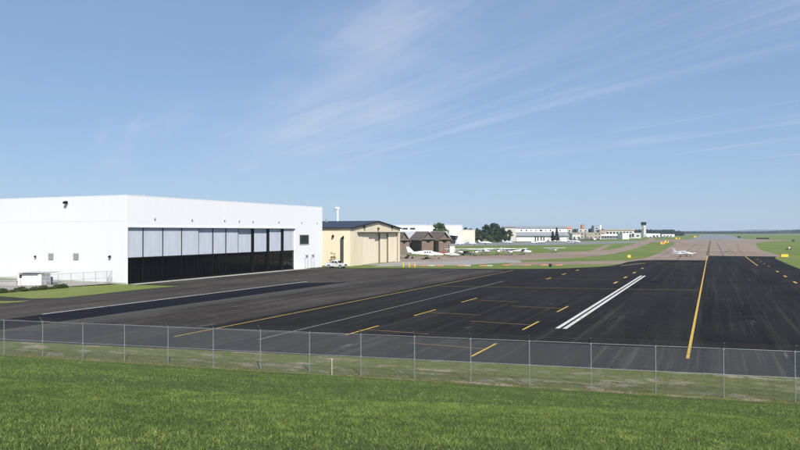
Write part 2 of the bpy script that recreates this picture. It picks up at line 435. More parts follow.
# ------------------------------------------------------------------ the ground
def sheet(name, pts, z, mat, kind='structure', parent=None):
    me = bpy.data.meshes.new(name)
    bm = bmesh.new()
    f = bm.faces.new([bm.verts.new((x, y, z)) for x, y in pts])
    if f.normal.z < 0: f.normal_flip()
    bm.normal_update()
    if f.normal.z < 0: f.normal_flip()
    bmesh.ops.triangulate(bm, faces=bm.faces[:])
    bm.to_mesh(me); bm.free()
    me.materials.append(mat)
    o = bpy.data.objects.new(name, me); col.objects.link(o)
    if parent: o.parent = parent
    elif kind: o['kind'] = kind
    return o
def smooth_poly(pts, n=6, closed=True):
    """Catmull-Rom through the points"""
    out = []; N = len(pts)
    for i in range(N if closed else N - 1):
        g = lambda k: pts[k % N] if closed else pts[min(max(k, 0), N - 1)]
        p0, p1, p2, p3 = g(i-1), g(i), g(i+1), g(i+2)
        for k in range(n):
            u = k / n
            out.append(tuple(0.5*((2*p1[j]) + (-p0[j]+p2[j])*u + (2*p0[j]-5*p1[j]+4*p2[j]-p3[j])*u*u + (-p0[j]+3*p1[j]-3*p2[j]+p3[j])*u**3) for j in range(2)))
    if not closed: out.append(pts[-1])
    return out
GR = 8900.0
sheet('ground', [(-GR, -GR), (GR, -GR), (GR, GR), (-GR, GR)], 0.0, M['grass_ground'])

# fence line (camera-frame: lateral, depth)
def cf(lat, d): return (FW[0]*d + RT[0]*lat, FW[1]*d + RT[1]*lat)
FA = np.array(cf(-22.85, 42.6)); FB = np.array(cf(15.57, 32.05))
FDIR = (FB - FA) / np.linalg.norm(FB - FA); FSP = np.linalg.norm(FB - FA) / 13.0
FN = np.array((FDIR[1], -FDIR[0]))
if FN @ (-FA) < 0: FN = -FN                                  # towards the camera
FANG = math.atan2(FDIR[1], FDIR[0])
def fl(s, n): p = FA + FDIR * s + FN * n; return (p[0], p[1])  # along the fence, towards the camera

# verge between fence and asphalt, a little wider than both
sheet('verge', [fl(-90, 3.0), fl(110, 3.0), fl(110, -8.0), fl(-90, -8.0)], 0.003, M['verge'])
# grey asphalt along the fence
pe0, pe1 = np.array(gp(0, 341)), np.array(gp(800, 377.5))
pd = (pe1 - pe0) / np.linalg.norm(pe1 - pe0); pn = np.array((-pd[1], pd[0]))
def pl(s, n): p = pe0 + pd * s + pn * n; return (p[0], p[1])
edge = [pl(s, random.uniform(-0.10, 0.10)) for s in np.arange(-60, 110, 1.3)]
sheet('perimeter_road', edge + [pl(110, 11.5), pl(45, 8.0), pl(30, 8.4), pl(0, 9.5), pl(-60, 10.5)], 0.016, M['perimeter'])
# apron (dark) and the older ramp asphalt near the hangars
apron = [pl(-60, 2.0), pl(98, 2.0), (46, 62), (26, 84), (19, 105), (17, 130), (16.8, 190), (16.8, 222), (17.6, 236), (19, 244),
         (-1.0, 242), (-1.2, 203.5), (-13, 201)] + [gp(*p) for p in ((640, 260.3), (628, 261.8), (621, 264.0), (612, 265.8), (598, 266.8), (560, 268.6), (500, 269.0), (405, 268.1), (352, 268.2))] + \
        [(-79.5, 129.5), (-79.5, 73.0)] + [gp(*p) for p in ((184, 285.8), (150, 288.5), (120, 291.7), (90, 295.0), (60, 298.0), (31, 298.6), (0, 296.2))] + [(-150, 50), (-190, 45), (-190, 10)]
sheet('apron', apron, 0.008, M['apron'])
ramp_pts = [(-38.6, 36.5), (-38.3, 60), (-38.5, 100), (-38.2, 132)] + [gp(*p) for p in ((470, 269.4), (405, 268.5), (352, 268.6))] + \
        [(-79.4, 129.0), (-79.4, 73.3)] + [gp(*p) for p in ((184, 286.1), (150, 288.8), (120, 292.0), (90, 295.3), (60, 298.3), (31, 298.9), (0, 296.5))] + [(-148, 48), (-150, 14.5)]
sheet('hangar_ramp', ramp_pts, 0.012, M['apron_old'])
sheet('dark_strip', [(-58.3, 32.5), (-58.2, 86.5), (-52.0, 91.5), (-52.4, 60), (-52.4, 33.6)], 0.020, M['navy_black'])  # long sheet in a darker, bluer asphalt colour
sheet('dusty_strip', [(-52.2, 34)] + [(-52.2 + random.uniform(-.1, .1), y) for y in range(36, 92, 4)] + [(-51.5, 92)] + [(-49.2 + random.uniform(-.5, .5), y) for y in range(104, 34, -4)], 0.0205, 
      asphalt('dusty_asphalt', (0.040, 0.0375, 0.034), (0.068, 0.063, 0.057), streak=0.9, dust=(0.11, 0.10, 0.09)))
sheet('hangar_threshold', [(-79.9, 73.6), (-78.4, 73.6), (-78.4, 121.5), (-79.9, 121.5)], 0.024, M['concrete'])
sheet('yard', [gp(*p) for p in ((118, 283.3), (0, 290.6), (-60, 294.5), (-60, 276.5), (0, 279.6), (126.5, 283.9))], 0.006, M['ramp_conc'])
sheet('dust_seam', [pl(q_s, 9.0 - q_s*.035 + random.uniform(-.12, .12)) for q_s in np.arange(-50, 24, 1.1)] + [pl(q_s, 9.55 - q_s*.035 + random.uniform(-.3, .3)) for q_s in np.arange(24, -50, -1.1)], 0.0225, asphalt('pale_dust', (0.06, 0.057, 0.053), (0.10, 0.094, 0.086), ang=-R(101.5), dust=(0.12, 0.113, 0.104)))
sheet('roadside_grass', [gp(*p) for p in ((-20, 301.2), (15, 301.2), (31, 300.6), (18, 302.4), (-20, 304.6))], 0.022, M['grass_ground'])

# old brown pavement: taxiway straight on, flaring into the crossing taxiway
far_tw = [(-1.2, 200)] + smooth_poly([gp(*p) for p in ((600, 264.4), (624, 261.4), (650, 256.6), (664, 250.4), (671.5, 246.0), (674.5, 243.0), (668, 241.4), (640, 241.6))], 5, False)
far_tw += [gp(640, 240.6), gp(680, 239.4), (-20, 720), (34, 770)] + smooth_poly([gp(810, 240.1), gp(775, 240.9), gp(758, 243.0), gp(757, 246.2), gp(762, 250.2), (20.4, 250), (19, 243)], 5, False) + [(19, 238), (-1.2, 238)]
sheet('taxiway', far_tw, 0.004, M['old_pave'])
sheet('runway', [(-20, 700), (32, 760), (34, 1900), (-22, 1900)], 0.006, M['far_grey'])
# brown taxiway curving from the hangars to the right
def ribbon(a, b): return smooth_poly([gp(*p) for p in a], 5, False) + smooth_poly([gp(*p) for p in b], 5, False)[::-1]
sheet('taxilane', ribbon([(398, 257.2), (440, 256.3), (470, 255.4), (500, 254.6), (540, 253.0), (570, 251.6), (600, 250.4), (617, 248.6), (633, 244.2), (647, 239.4), (650, 237.6)],
                        [(398, 263.0), (440, 262.4), (470, 261.6), (500, 260.8), (540, 259.4), (570, 258.0), (600, 255.6), (620, 252.2), (640, 247.0), (652, 241.6), (656, 237.6)]), 0.005, M['old_pave'])
sheet('connector', ribbon([(600, 250.6), (606, 247.6), (612, 244.6)], [(590, 251.2), (599, 247.6), (606, 244.6)]), 0.0045, M['old_pave'])
sheet('grey_taxiway', ribbon([(440, 243.6), (500, 242.4), (560, 241.8), (620, 241.3), (690, 240.2)], [(440, 246.4), (500, 245.3), (560, 245.0), (620, 243.2), (690, 241.0)]), 0.0035, M['far_grey'])
sheet('pale_ramp', ribbon([(396, 262.2), (430, 261.6), (460, 260.2), (490, 258.8), (520, 260.6)], [(372, 266.6), (430, 265.8), (460, 265.2), (490, 263.6), (522, 262.2)]), 0.0075, M['ramp_conc'])
sheet('service_lane', ribbon([(512, 262.4), (540, 261.8), (570, 261.5), (600, 261.0), (625, 260.6)], [(505, 265.8), (540, 264.9), (570, 264.6), (600, 264.4), (625, 262.6)]), 0.0066, M['old_pave'])
sheet('tan_hangar_slab', [(-75.3, 140.5), (-73.6, 140.5), (-66, 146), (-62, 158), (-70, 166), (-75.3, 160)], 0.011, M['ramp_conc'])

# painted markings, each its own stripe
def stripe(name, x0, x1, y0, y1, mat, z=0.0245):
    return sheet(name, [(x0, y0), (x1, y0), (x1, y1), (x0, y1)], z, mat)
stripe('centre_line', -1.52, -1.33, 45.6, 241.5, M['mark_yellow'])
stripe('faded_centre_line', -1.55, -1.25, 242.0, 520, M['mark_faded'], 0.012)
stripe('edge_line', 9.49, 9.71, 176, 243.0, M['mark_yellow'])
sheet('faded_edge_line', smooth_poly([(9.4, 243.5), (9.9, 300), (11.5, 380), (13.5, 450)], 6, False) + smooth_poly([(14.1, 450), (12.1, 380), (10.4, 300), (9.8, 243.5)], 6, False), 0.012, M['mark_faded'])
stripe('taxi_line', -37.08, -36.94, 38.5, 133.5, M['mark_yellow'])
stripe('worn_white_line', -30.43, -30.27, 40.0, 104, M['mark_grey'])
stripe('white_line', -11.74, -11.40, 55.2, 127.5, M['mark_white'])
stripe('white_line', -11.16, -10.82, 55.2, 127.5, M['mark_white'])
stripe('strip_border_line', -58.66, -58.42, 43.5, 90, M['mark_white'])
for x, ys in ((-25.6, (44.8, 57.7, 70.9)), (-13.95, (40.4, 53.2, 66.5))):
    for y in ys:
        stripe('parking_dash', x - .085, x + .085, y, y + 5.5, M['mark_yellow'])
        sgn = 1 if x < -20 else -1
        a, b = sorted((x + sgn * .16, x + sgn * 5.6))
        stripe('parking_line', a, b, y + 3.0, y + 3.16, M['mark_faded'])
for y in (111.3, 124.2, 138.0): stripe('parking_dash', -25.3, -25.0, y, y + 3.6, M['mark_yellow'])
for y in (106.5, 119.5, 134.0, 150.5): stripe('parking_dash', -13.85, -13.5, y, y + 4.0, M['mark_yellow'])
for y in (119, 134.5, 150): stripe('parking_dash', 11.6, 11.95, y, y + 4.0, M['mark_yellow'])
for y in (172, 186, 199, 213): stripe('parking_dash', 11.6, 11.9, y, y + 4.5, M['mark_faded'])
sheet('cross_line', [(-36.8, 90.2), (-1.7, 99.0), (-1.7, 99.25), (-36.8, 90.45)], 0.0245, M['mark_faded'])
sheet('cross_line', [(-26, 112.2), (-14.2, 115.0), (-14.2, 115.2), (-26, 112.4)], 0.0245, M['mark_faded'])
sheet('cross_line', [(-12, 176), (-1.8, 181), (-1.8, 181.4), (-12, 176.4)], 0.0245, M['mark_faded'])
sheet('cross_line', [(-19.5, 163), (-15.5, 178), (-15.1, 178), (-19.1, 163)], 0.0245, M['mark_yellow'])
for x, wj in ((-15.2, .14), (-9.2, .24), (-5.4, .12), (3.2, .24), (7.0, .14), (13.4, .14)): stripe('tar_joint', x, x + wj, 205 if x < 0 else 243.5, 480 if abs(x) > 12 else 600, M['tar'], 0.010)
stripe('tar_joint', -1.8, -1.0, 242.5, 600, M['tar'], 0.009)
for x, y in ((4.2, 288), (5.6, 300)): sheet('tar_patch', [(x, y), (x+1.2, y+1), (x+1.4, y+6), (x+.4, y+9), (x-.4, y+4)], 0.011, M['tar'])
# drain grate on the apron near the double white line
gx, gy = gp(657.5, 282)
sheet('patch', [(gx-1.5, gy-2.2), (gx+.6, gy-2.2), (gx+.6, gy+1.5), (gx-1.5, gy+1.5)], 0.021, M['navy_black'])

def crack(x, y, heading, n, w, mat):
    a = []; b = []; h = heading
    for k in range(n):
        h += random.uniform(-.35, .35); h += (heading - h) * .3
        a.append((x - math.sin(h)*w/2, y + math.cos(h)*w/2)); b.append((x + math.sin(h)*w/2, y - math.cos(h)*w/2))
        x += math.cos(h)*1.4; y += math.sin(h)*1.4
    return sheet('sealed_crack', a + b[::-1], 0.0238, mat)
for cx_, cy_, hd_, n_c in ((-50, 42, .2, 8), (-76, 88, .1, 9), (-70, 104, -.2, 8), (-66, 70, 1.4, 9), (-47, 110, .1, 6), (-34, 58, 1.5, 12), (-20, 80, .1, 9), (-8, 60, 1.6, 10), (2, 70, .3, 7), (6, 96, 1.5, 12), (-6, 120, .1, 6), (-18, 100, 1.4, 9)):
    crack(cx_, cy_, hd_, n_c, .07, M['tar'])
for k, (ox, oy) in enumerate(((-21.5, 47), (-20.6, 61), (-18.2, 56), (-3.0, 90), (-60, 100), (-66, 112))):
    sheet('oil_stain', [(ox + r_*math.cos(a_), oy + r_*math.sin(a_)) for a_, r_ in ((j*.52, random.uniform(.35, .8)) for j in range(12))], 0.0236, M['navy_black'])

# ------------------------------------------------------------------ foreground bank
def bank_z(s):
    """height of the bank at distance s from its foot towards the camera"""
    if s <= 0: return 0.0
    z = 0.19 * s if s > 4 else 0.19 * (s * s / 8 + s / 2) 
    top = 6.45
    if z > top - 1.2:
        e = z - (top - 1.2); z = top - 1.2 + 1.2 * (1 - math.exp(-e / 1.2))
    return z
S_ = np.arange(-100, 121, 2.0); N_ = np.concatenate((np.arange(-0.4, 6, 0.8), np.arange(6, 80, 2.0)))
OFF = 0.35
def bank_point(s, n):
    x, y = fl(s, n); z = bank_z(n - OFF) + 0.05 * math.sin(s * 0.31 + n * .2) * min(1, max(0, (n - 1) / 4)) + (0.0 if n > 0 else -0.05)
    return (x, y, z)
bm_v = [bank_point(s, n) for n in N_ for s in S_]
nf = len(S_)
bf = [(j*nf+i, j*nf+i+1, (j+1)*nf+i+1, (j+1)*nf+i) for j in range(len(N_)-1) for i in range(nf-1)]
mb = MB(); mb.add(bm_v, bf); bank = mb.build('bank', M['turf']); bank['kind'] = 'structure'
for p in bank.data.polygons: p.use_smooth = True

def blades(name, label, pts, hgt, wid, tint, bend, mat=M['blade']):
    """grass blades: a tapering two-piece strip each (quad + tip), leaning its own way"""
    n = len(pts); a = rng.uniform(0, 2*np.pi, n)
    side = np.stack((np.cos(a), np.sin(a), np.zeros(n)), 1) * (wid[:, None] / 2)
    la = rng.uniform(0, 2*np.pi, n); ln = rng.uniform(0.15, 1.0, n) * bend
    lean = np.stack((np.cos(la), np.sin(la), np.zeros(n)), 1) * (ln * hgt)[:, None]
    up = np.stack((np.zeros(n), np.zeros(n), hgt), 1)
    base = pts - np.array((0, 0, 0.015))
    mid = base + up * 0.62 + lean * 0.35
    tip = base + up * np.sqrt(np.clip(1 - (ln*0.5)**2, .3, 1))[:, None] + lean
    v = np.stack((base - side, base + side, mid + side * .75, mid - side * .75, tip), 1).reshape(-1, 3)
    k = np.arange(n)[:, None] * 5
    loops = (k + np.array((0, 1, 2, 3, 3, 2, 4))).ravel()
    sizes = np.tile(np.array((4, 3)), n)
    me = np_mesh(name, v, sizes, loops, np.repeat(tint, 5, 0), mat)
    o = bpy.data.objects.new(name, me); col.objects.link(o)
    return tag(o, label, 'grass', kind='stuff')
def value_noise(x, y, sc, seed):
    r = np.random.default_rng(seed).random((64, 64))
    u, v = x * sc, y * sc; i, j = np.floor(u).astype(int), np.floor(v).astype(int); fu, fv = u - i, v - j
    fu = fu*fu*(3-2*fu); fv = fv*fv*(3-2*fv); g = lambda a, b: r[a % 64, b % 64]
    return (g(i,j)*(1-fu)+g(i+1,j)*fu)*(1-fv) + (g(i,j+1)*(1-fu)+g(i+1,j+1)*fu)*fv
def scatter_bank(n, d0, d1, half):
    """random spots in the strip of the bank that lies d0..d1 ahead of the viewpoint"""
    d = np.sqrt(rng.uniform(d0*d0, d1*d1, n)); lat = rng.uniform(-1, 1, n) * (half * d + 7.0)
    x = FW[0]*d + RT[0]*lat; y = FW[1]*d + RT[1]*lat
    nn = (x - FA[0]) * FN[0] + (y - FA[1]) * FN[1]; ss = (x - FA[0]) * FDIR[0] + (y - FA[1]) * FDIR[1]
    return x, y, ss, nn
bz = np.vectorize(bank_z)
def bank_grass(n, d0, d1, h, w, name, label, vary=1.0):
    x, y, ss, nn = scatter_bank(n, d0, d1, 0.68)
    keep = nn > 0.15; x, y, ss, nn = x[keep], y[keep], ss[keep], nn[keep]
    z = bz(nn - OFF) + 0.05 * np.sin(ss * 0.31 + nn * .2) * np.clip((nn - 1) / 4, 0, 1)
    c1 = value_noise(x, y, 0.45, 1); c2 = value_noise(x, y, 1.9, 2); c3 = value_noise(x, y, 0.12, 3)
    m = len(x); u = rng.random(m)
    deep = np.array((0.050, 0.088, 0.022)); mid = np.array((0.148, 0.218, 0.049)); lite = np.array((0.260, 0.312, 0.080)); straw = np.array((0.34, 0.28, 0.14))
    c4 = value_noise(x, y, 5.5, 9)
    k = np.clip(0.36 + 0.22 * (c1 - .5) + 0.30 * (c2 - .5) + 0.42 * vary * (c4 - .5) + 0.70 * vary * (u - .5) + 0.15 * (c3 - .5), 0, 1)[:, None]
    k[(c1 > .72) & (c4 > .6)] += .16; k = np.clip(k, 0, 1)
    tint = np.where(k < .5, deep + (mid - deep) * k * 2, mid + (lite - mid) * (k - .5) * 2)
    dead = (rng.random(m) < 0.02) | ((nn < 0.9) & (rng.random(m) < 0.45)); tint[dead] = straw * rng.uniform(0.5, 1.1, dead.sum())[:, None]
    hh = h * rng.uniform(0.5, 1.3, m) * (0.6 + 0.5 * c2 + .45 * c4) ; hh[nn < 1.0] *= 0.8
    return blades(name, label, np.stack((x, y, z), 1), hh, w * rng.uniform(0.6, 1.3, m), tint, 1.5)
bank_grass(420000, 7.0, 20.0, 0.055, 0.0098, 'near_grass', 'thick green grass on the bank in the foreground')
bank_grass(370000, 17.0, 52.0, 0.060, 0.0145, 'bank_grass', 'green grass on the lower slope of the bank down to the fence', 0.55)
# sparse short grass on the verge
nv = 90000
s_ = rng.uniform(-45, 70, nv); n_ = rng.uniform(-7.2, 1.0, nv)
vx = FA[0] + FDIR[0]*s_ + FN[0]*n_; vy = FA[1] + FDIR[1]*s_ + FN[1]*n_
q = value_noise(vx, vy, 0.5, 5) * .6 + value_noise(vx, vy * 2.2, 0.9, 6) * .4
off_road = ((vx - pe0[0]) * pn[0] + (vy - pe0[1]) * pn[1]) < -0.05
keep = (q < 0.60) & off_road
vx, vy, n_ = vx[keep], vy[keep], n_[keep]; m = len(vx)
u = rng.random((m, 1)); tint = np.array((0.075, 0.10, 0.028)) * (1 - u) + np.array((0.17, 0.175, 0.06)) * u
dry = (np.abs(n_) < 0.5) & (rng.random(m) < 0.6); tint[dry] = np.array((0.36, 0.27, 0.15)) * rng.uniform(.4, 1.0, dry.sum())[:, None]
hv = rng.uniform(0.03, 0.08, m); hv[np.abs(n_) < 0.5] *= 1.7
blades('verge_grass', 'sparse worn grass strip between the fence and the asphalt', np.stack((vx, vy, np.full(m, .003)), 1), hv, rng.uniform(.014, .03, m), tint, 0.9)

# ------------------------------------------------------------------ perimeter fence
def chain_mesh(L, z0, z1, pitch=0.065, r=0.0020):
    """diamond mesh woven from straight wires, clipped to the bay"""
    mb = MB(); Hh = z1 - z0
    def wire(x0, za, x1, zb, off):
        a = np.array((x0, off, za)); b = np.array((x1, off, zb)); d = (b - a) / np.linalg.norm(b - a)
        u = np.array((0, 1.0, 0)); w = np.cross(d, u)
        ring = lambda c: [tuple(c + r * (math.cos(t_) * u + math.sin(t_) * w)) for t_ in (0.5, 2.6, 4.7)]
        mb.loft([ring(a), ring(b)], caps=False)
    x = -Hh
    while x < L:
        a, b = max(x, 0), min(x + Hh, L)
        if b - a > 0.02:
            wire(a, z0 + (a - x), b, z0 + (b - x), 0.003)
            wire(a, z1 - (a - x), b, z1 - (b - x), -0.003)
        x += pitch
    return mb.mesh('chain_link')
FH = 2.32
fence = empty('chain_link_fence', (FA[0], FA[1], -0.09), FANG, 'long galvanised chain-link fence with barbed wire arms along the foot of the grass bank', 'fence')
fence.rotation_euler[1] = -math.atan(0.14 / 40.0)            # the ground drops a hand's breadth towards the left
bay = chain_mesh(FSP, 0.05, FH); bay.materials.append(M['wire'])
post_m = MB().tube((0, 0, -0.3), (0, 0, FH + 0.02), 0.024, n=10).tube((0, 0, FH + .02), (0, 0, FH + .07), 0.034, 0.016, n=10).mesh('post'); post_m.materials.append(M['galv'])
arm_dir = -1 if (FN @ np.array((-FDIR[1], FDIR[0]))) < 0 else 1
arm = MB(); arm.prism([(-.02, FH), (.03, FH), (arm_dir*.27, FH + .30), (arm_dir*.25, FH + .32)], 'x', -0.015, 0.015)
arm_m = arm.mesh('barb_arm'); arm_m.materials.append(M['galv'])
band = MB().box(-.045, .045, -.045, .045, -.035, .035); band_m = band.mesh('clamp'); band_m.materials.append(M['galv'])
rail = MB().tube((0, 0, FH), (FSP, 0, FH), 0.015, n=8); rail_m = rail.mesh('top_rail'); rail_m.materials.append(M['galv'])
rail2 = MB().tube((0, 0, 1.075), (FSP, 0, 1.075), 0.014, n=8); rail2_m = rail2.mesh('middle_rail'); rail2_m.materials.append(M['galv'])
tw = MB().tube((0, 0, 0.06), (FSP, 0, 0.06), 0.004, n=5)
for kk in (0.35, .65, .95): tw.tube((0, arm_dir*.26*kk, FH + .31*kk), (FSP, arm_dir*.26*kk, FH + .31*kk), 0.003, n=5)
tw_m = tw.mesh('barbed_wire'); tw_m.materials.append(paint('rusted_wire', (.07, .068, .065), .8))
def link(me, name, parent, loc=(0, 0, 0), rot=None):
    o = bpy.data.objects.new(name, me); col.objects.link(o); o.parent = parent; o.location = loc
    if rot: o.rotation_euler = rot
    return o
for k in range(-5, 21):
    p = link(post_m, 'post', fence, (k * FSP, 0, 0))
    link(arm_m, 'barb_arm', p); link(band_m, 'clamp', p, (0, 0, FH - .02)); link(band_m, 'clamp', p, (0, 0, 1.075))
    if k < 20:
        link(rail_m, 'top_rail', fence, (k*FSP, 0, 0)); link(rail2_m, 'middle_rail', fence, (k*FSP, 0, 0))
        link(tw_m, 'barbed_wire', fence, (k*FSP, 0, 0))['kind'] = 'stuff'
        c = link(bay, 'chain_link_panel', fence, (k*FSP, 0, 0)); c['kind'] = 'stuff'
# pale survey stake on the verge
sx, sy = gp(332, 375)
st = empty('survey_stake', (sx, sy, 0), 0.3, 'slim pale timber stake upright in the verge behind the fence', 'stake')
MB().prism([(-.02, -.02), (.02, -.02), (.02, .02), (-.02, .02)], 'z', -.1, 0.86).build('shaft', M['wood'], st, bevel=.003)
MB().add([(-.02,-.02,.86),(.02,-.02,.86),(.02,.02,.86),(-.02,.02,.86),(0,0,.93)], [(0,1,4),(1,2,4),(2,3,4),(3,0,4)]).build('point', M['white'], st)

# ------------------------------------------------------------------ inner fence by the big hangar
ia, ib = np.array(gp(118, 283.4)), np.array(gp(2, 292.6))
ilen = np.linalg.norm(ib - ia); idir = (ib - ia) / ilen; nb = 9; isp = ilen / nb
inner = empty('yard_fence', (ia[0], ia[1], 0), math.atan2(idir[1], idir[0]), 'lower chain-link fence with plain rails beside the white hangar end wall', 'fence')
ib_m = chain_mesh(isp, 0.05, 2.0, 0.09, 0.0022); ib_m.materials.append(M['wire'])
ip_m = MB().tube((0,0,-.2), (0,0,2.03), 0.035, n=8).tube((0,0,2.03), (0,0,2.07), 0.04, 0.02, n=8).mesh('post'); ip_m.materials.append(M['grey'])
ir_m = MB().tube((0,0,2.0), (isp,0,2.0), 0.025, n=6).mesh('top_rail'); ir_m.materials.append(M['grey'])
ir2_m = MB().tube((0,0,1.0), (isp,0,1.0), 0.024, n=6).mesh('middle_rail'); ir2_m.materials.append(M['grey'])
for k in range(nb + 5):
    if k > 0: link(ip_m, 'post', inner, (k*isp, 0, 0))
    link(ir_m, 'top_rail', inner, (k*isp, 0, 0)); link(ir2_m, 'middle_rail', inner, (k*isp, 0, 0))
    c = link(ib_m, 'chain_link_panel', inner, (k*isp, 0, 0)); c['kind'] = 'stuff'
MB().tube((0,0,-.2), (0,0,2.25), 0.075, n=10).tube((0,0,2.25), (0,0,2.32), .085, .03, n=10).build('end_post', M['grey'], inner)
MB().tube((0,0,.15), (isp*.85,0,1.0), 0.022, n=6).build('brace', M['grey'], inner)

# ------------------------------------------------------------------ big white hangar
HX, HY0, HY1, HZ, HD = -80.0, 73.4, 129.0, 13.45, 58.0     # front plane, near and far corner, height, depth
hg = empty('white_hangar', (HX, HY0, 0), 0, 'huge white metal hangar with pale upper door panels over dark glass', 'hangar')
L = HY1 - HY0
yy = lambda px: y_on_x(px, HX) - HY0
D0, D1, DZ, GZ = yy(128.0), yy(295.3), 8.72, 3.95           # door opening, its head, top of the glass
w = MB(); w.box(-HD, -0.401, 0.0, 0.35, 0, HZ); w.build('end_wall', M['white_clad_x'], hg)
w = MB(); w.box(-HD, -0.401, L - .35, L, 0, HZ); w.build('end_wall', M['white_clad_x'], hg)
w = MB(); w.box(-HD, -HD + .35, .36, L - .36, 0, HZ); w.build('rear_wall', M['white_clad_y'], hg)
w = MB(); D0 = max(D0, .14); w.prism([(0, 0), (D0, 0), (D0, DZ), (D1, DZ), (D1, 0), (L, 0), (L, HZ), (0, HZ)], 'x', -.40, 0.0)
w.build('front_wall', M['white_clad_y'], hg)
MB().box(-HD + .4, -.45, .4, L - .4, HZ - .5, HZ - .15).build('roof', M['mid_grey'], hg)
MB().box(-HD - .02, .015, -.015, L + .015, HZ, HZ + .10).build('parapet_cap', M['white_trim'], hg)
MB().box(-HD, -.02, -.02, 0.0, 9.62, 9.68).build('wall_seam', M['white_trim'], hg)
MB().box(-HD, 0.012, -.015, 0.0, 0, .25).build('wall_base', M['concrete'], hg)
MB().box(0.0, .06, D0, D1 + .2, DZ - .10, DZ + .16).build('door_head', M['white_trim'], hg)
# black sheet standing in for the unlit inside behind the glass
MB().box(-4.2, -4.0, D0, D1, 0, DZ + .2).build('dark_inside', M['black'], hg)
MB().box(-4.0, -.41, D0, D1, DZ + .02, DZ + .2).build('door_pocket', M['dark'], hg)
bounds = [128.0, 144.5, 164.2, 183.0, 200.2, 214.6, 227.6, 239.7, 254.2, 269.0, 282.8, 295.3]
recess = [.30, .30, .30, .30, .50, .50, .50, .74, .62, .48, .34]
for i in range(11):
    a, b = max(D0, yy(bounds[i])), yy(bounds[i+1]); rc = recess[i]
    if i >= 4: b += 0.25
    lf = empty('door_leaf', (-rc, a, 0)); lf.parent = hg
    wd = b - a
    post = 0.10 if i < 8 else 0.16
    fr_ = MB(); T = .24 if i < 8 else .40
    fr_.box(-T, 0, 0, post, 0.02, DZ - .02); fr_.box(-T, 0, wd - post, wd, 0.02, DZ - .02)
    fr_.box(-T, 0, post, wd - post, GZ - .09, GZ + .09); fr_.box(-T, 0, post, wd - post, .02, .26); fr_.box(-T, 0, post, wd - post, DZ - .16, DZ - .02)
    fr_.build('frame', M['dark'], lf)
    if i < 8:
        MB().box(-.10, -.02, post, wd - post, GZ + .09, DZ - .16).build('upper_panel', M['poly'], lf)
    else:
        MB().box(-.08, -.01, post + .62, wd - post, GZ + .09, DZ - .16).build('upper_panel', M['poly'], lf)
        MB().box(-.12, .02, post, post + .62, .26, DZ - .16).build('edge_post', M['dark'], lf)
    npn = 4 if i < 7 else 3
    for k in range(npn):
        g0 = post + (.62 if i >= 8 else 0); p0 = g0 + (wd - post - g0) * k / npn; p1 = g0 + (wd - post - g0) * (k + 1) / npn
        MB().box(-.09, -.06, p0 + .03, p1 - .03, .26, GZ - .09).build('glass_pane', M['glass'], lf)
        if k: MB().box(-.13, -.02, p0 - .03, p0 + .03, .26, GZ - .09).build('mullion', M['dark'], lf)
    if i == 0:
        dd = MB(); x0 = wd - 1.25
        for bx in ((x0, x0 + .07, .05, 2.25), (x0 + .95, x0 + 1.02, .05, 2.25), (x0, x0 + 1.02, 2.25, 2.34)):
            dd.box(-.02, .03, bx[0], bx[1], bx[2], bx[3])
        pd_ = dd.build('personnel_door', M['grey'], lf)
        pd_.data.materials[0] = M['dark']
# window with reflective glass, right of the doors
wy0, wy1 = yy(299.6), yy(308.6)
wz = lambda px, py: 8 + (HY - py) * dep(HX, y_on_x(px, HX)) / F
z0_, z1_ = wz(304, 244.2), wz(304, 235.0)
wi = empty('window', (0, wy0, z0_)); wi.parent = hg
ww, wh = wy1 - wy0, z1_ - z0_
f_ = MB(); f_.box(.0, .08, -.08, .06, -.08, wh + .08).box(0, .08, ww - .06, ww + .08, -.08, wh + .08).box(0, .08, .06, ww - .06, -.08, .06).box(0, .08, .06, ww - .06, wh - .06, wh + .08)
f_.build('frame', M['grey'], wi)
for k in range(3):
    MB().box(.012, .03, .07 + (ww - .14) * k / 3, .05 + (ww - .14) * (k + 1) / 3, .07, wh - .07).build('pane', M['pane'], wi)
# two white personnel doors with lamps, right of the doors
for px in (306.4, 312.6):
    y = yy(px)
    d_ = empty('door', (0, y, 0)); d_.parent = hg
    MB().box(0.003, .05, -.5, .5, .05, 2.25).build('leaf', M['white_trim'], d_)
    fr_ = MB().box(0.004, .08, -.58, -.5, 0.02, 2.33).box(.004, .08, .5, .58, .02, 2.33).box(.004, .08, -.5, .5, 2.25, 2.33); fr_.build('frame', M['grey'], d_)
    MB().box(.05, .09, .36, .42, 1.0, 1.12).build('handle', M['dark'], d_)
    MB().box(0.003, .28, -.35, .35, 2.75, 2.95).build('lamp', M['grey'], d_)
# flood lamps along the front and on the end wall
def wall_lamp(loc, axis, s=1.0):
    e = empty('wall_lamp', loc); e.parent = hg
    if axis == 'x':
        MB().box(0.0, .12, -.12*s, .12*s, -.10, .14).build('bracket', M['white_trim'], e)
        MB().prism([(.10, -.22*s), (.45*s, -.30*s), (.48*s, -.05), (.12, .10)], 'y', -.22*s, .22*s).build('head', M['louver'], e)
    else:
        MB().box(-.12*s, .12*s, -.12, 0.0, -.10, .14).build('bracket', M['white_trim'], e)
        MB().prism([(-.10, -.22*s), (-.45*s, -.30*s), (-.48*s, -.05), (-.12, .10)], 'x', -.22*s, .22*s).build('head', M['dark'], e)
for px, py in ((154.2, 218.0), (191.5, 219.2), (224.0, 219.8), (238.7, 220.3), (252.5, 220.8), (278.3, 221.4), (301.2, 221.8), (316.6, 222.3)):
    wall_lamp((0, yy(px), wz(px, py)), 'x', .5)
def x_on_y(px, y):
    u = (px - CX) / F; dx, dy = FW[0] + RT[0]*u, FW[1] + RT[1]*u
    return y * dx / dy
def wz2(px, py): return 8 + (HY - py) * dep(x_on_y(px, HY0), HY0) / F
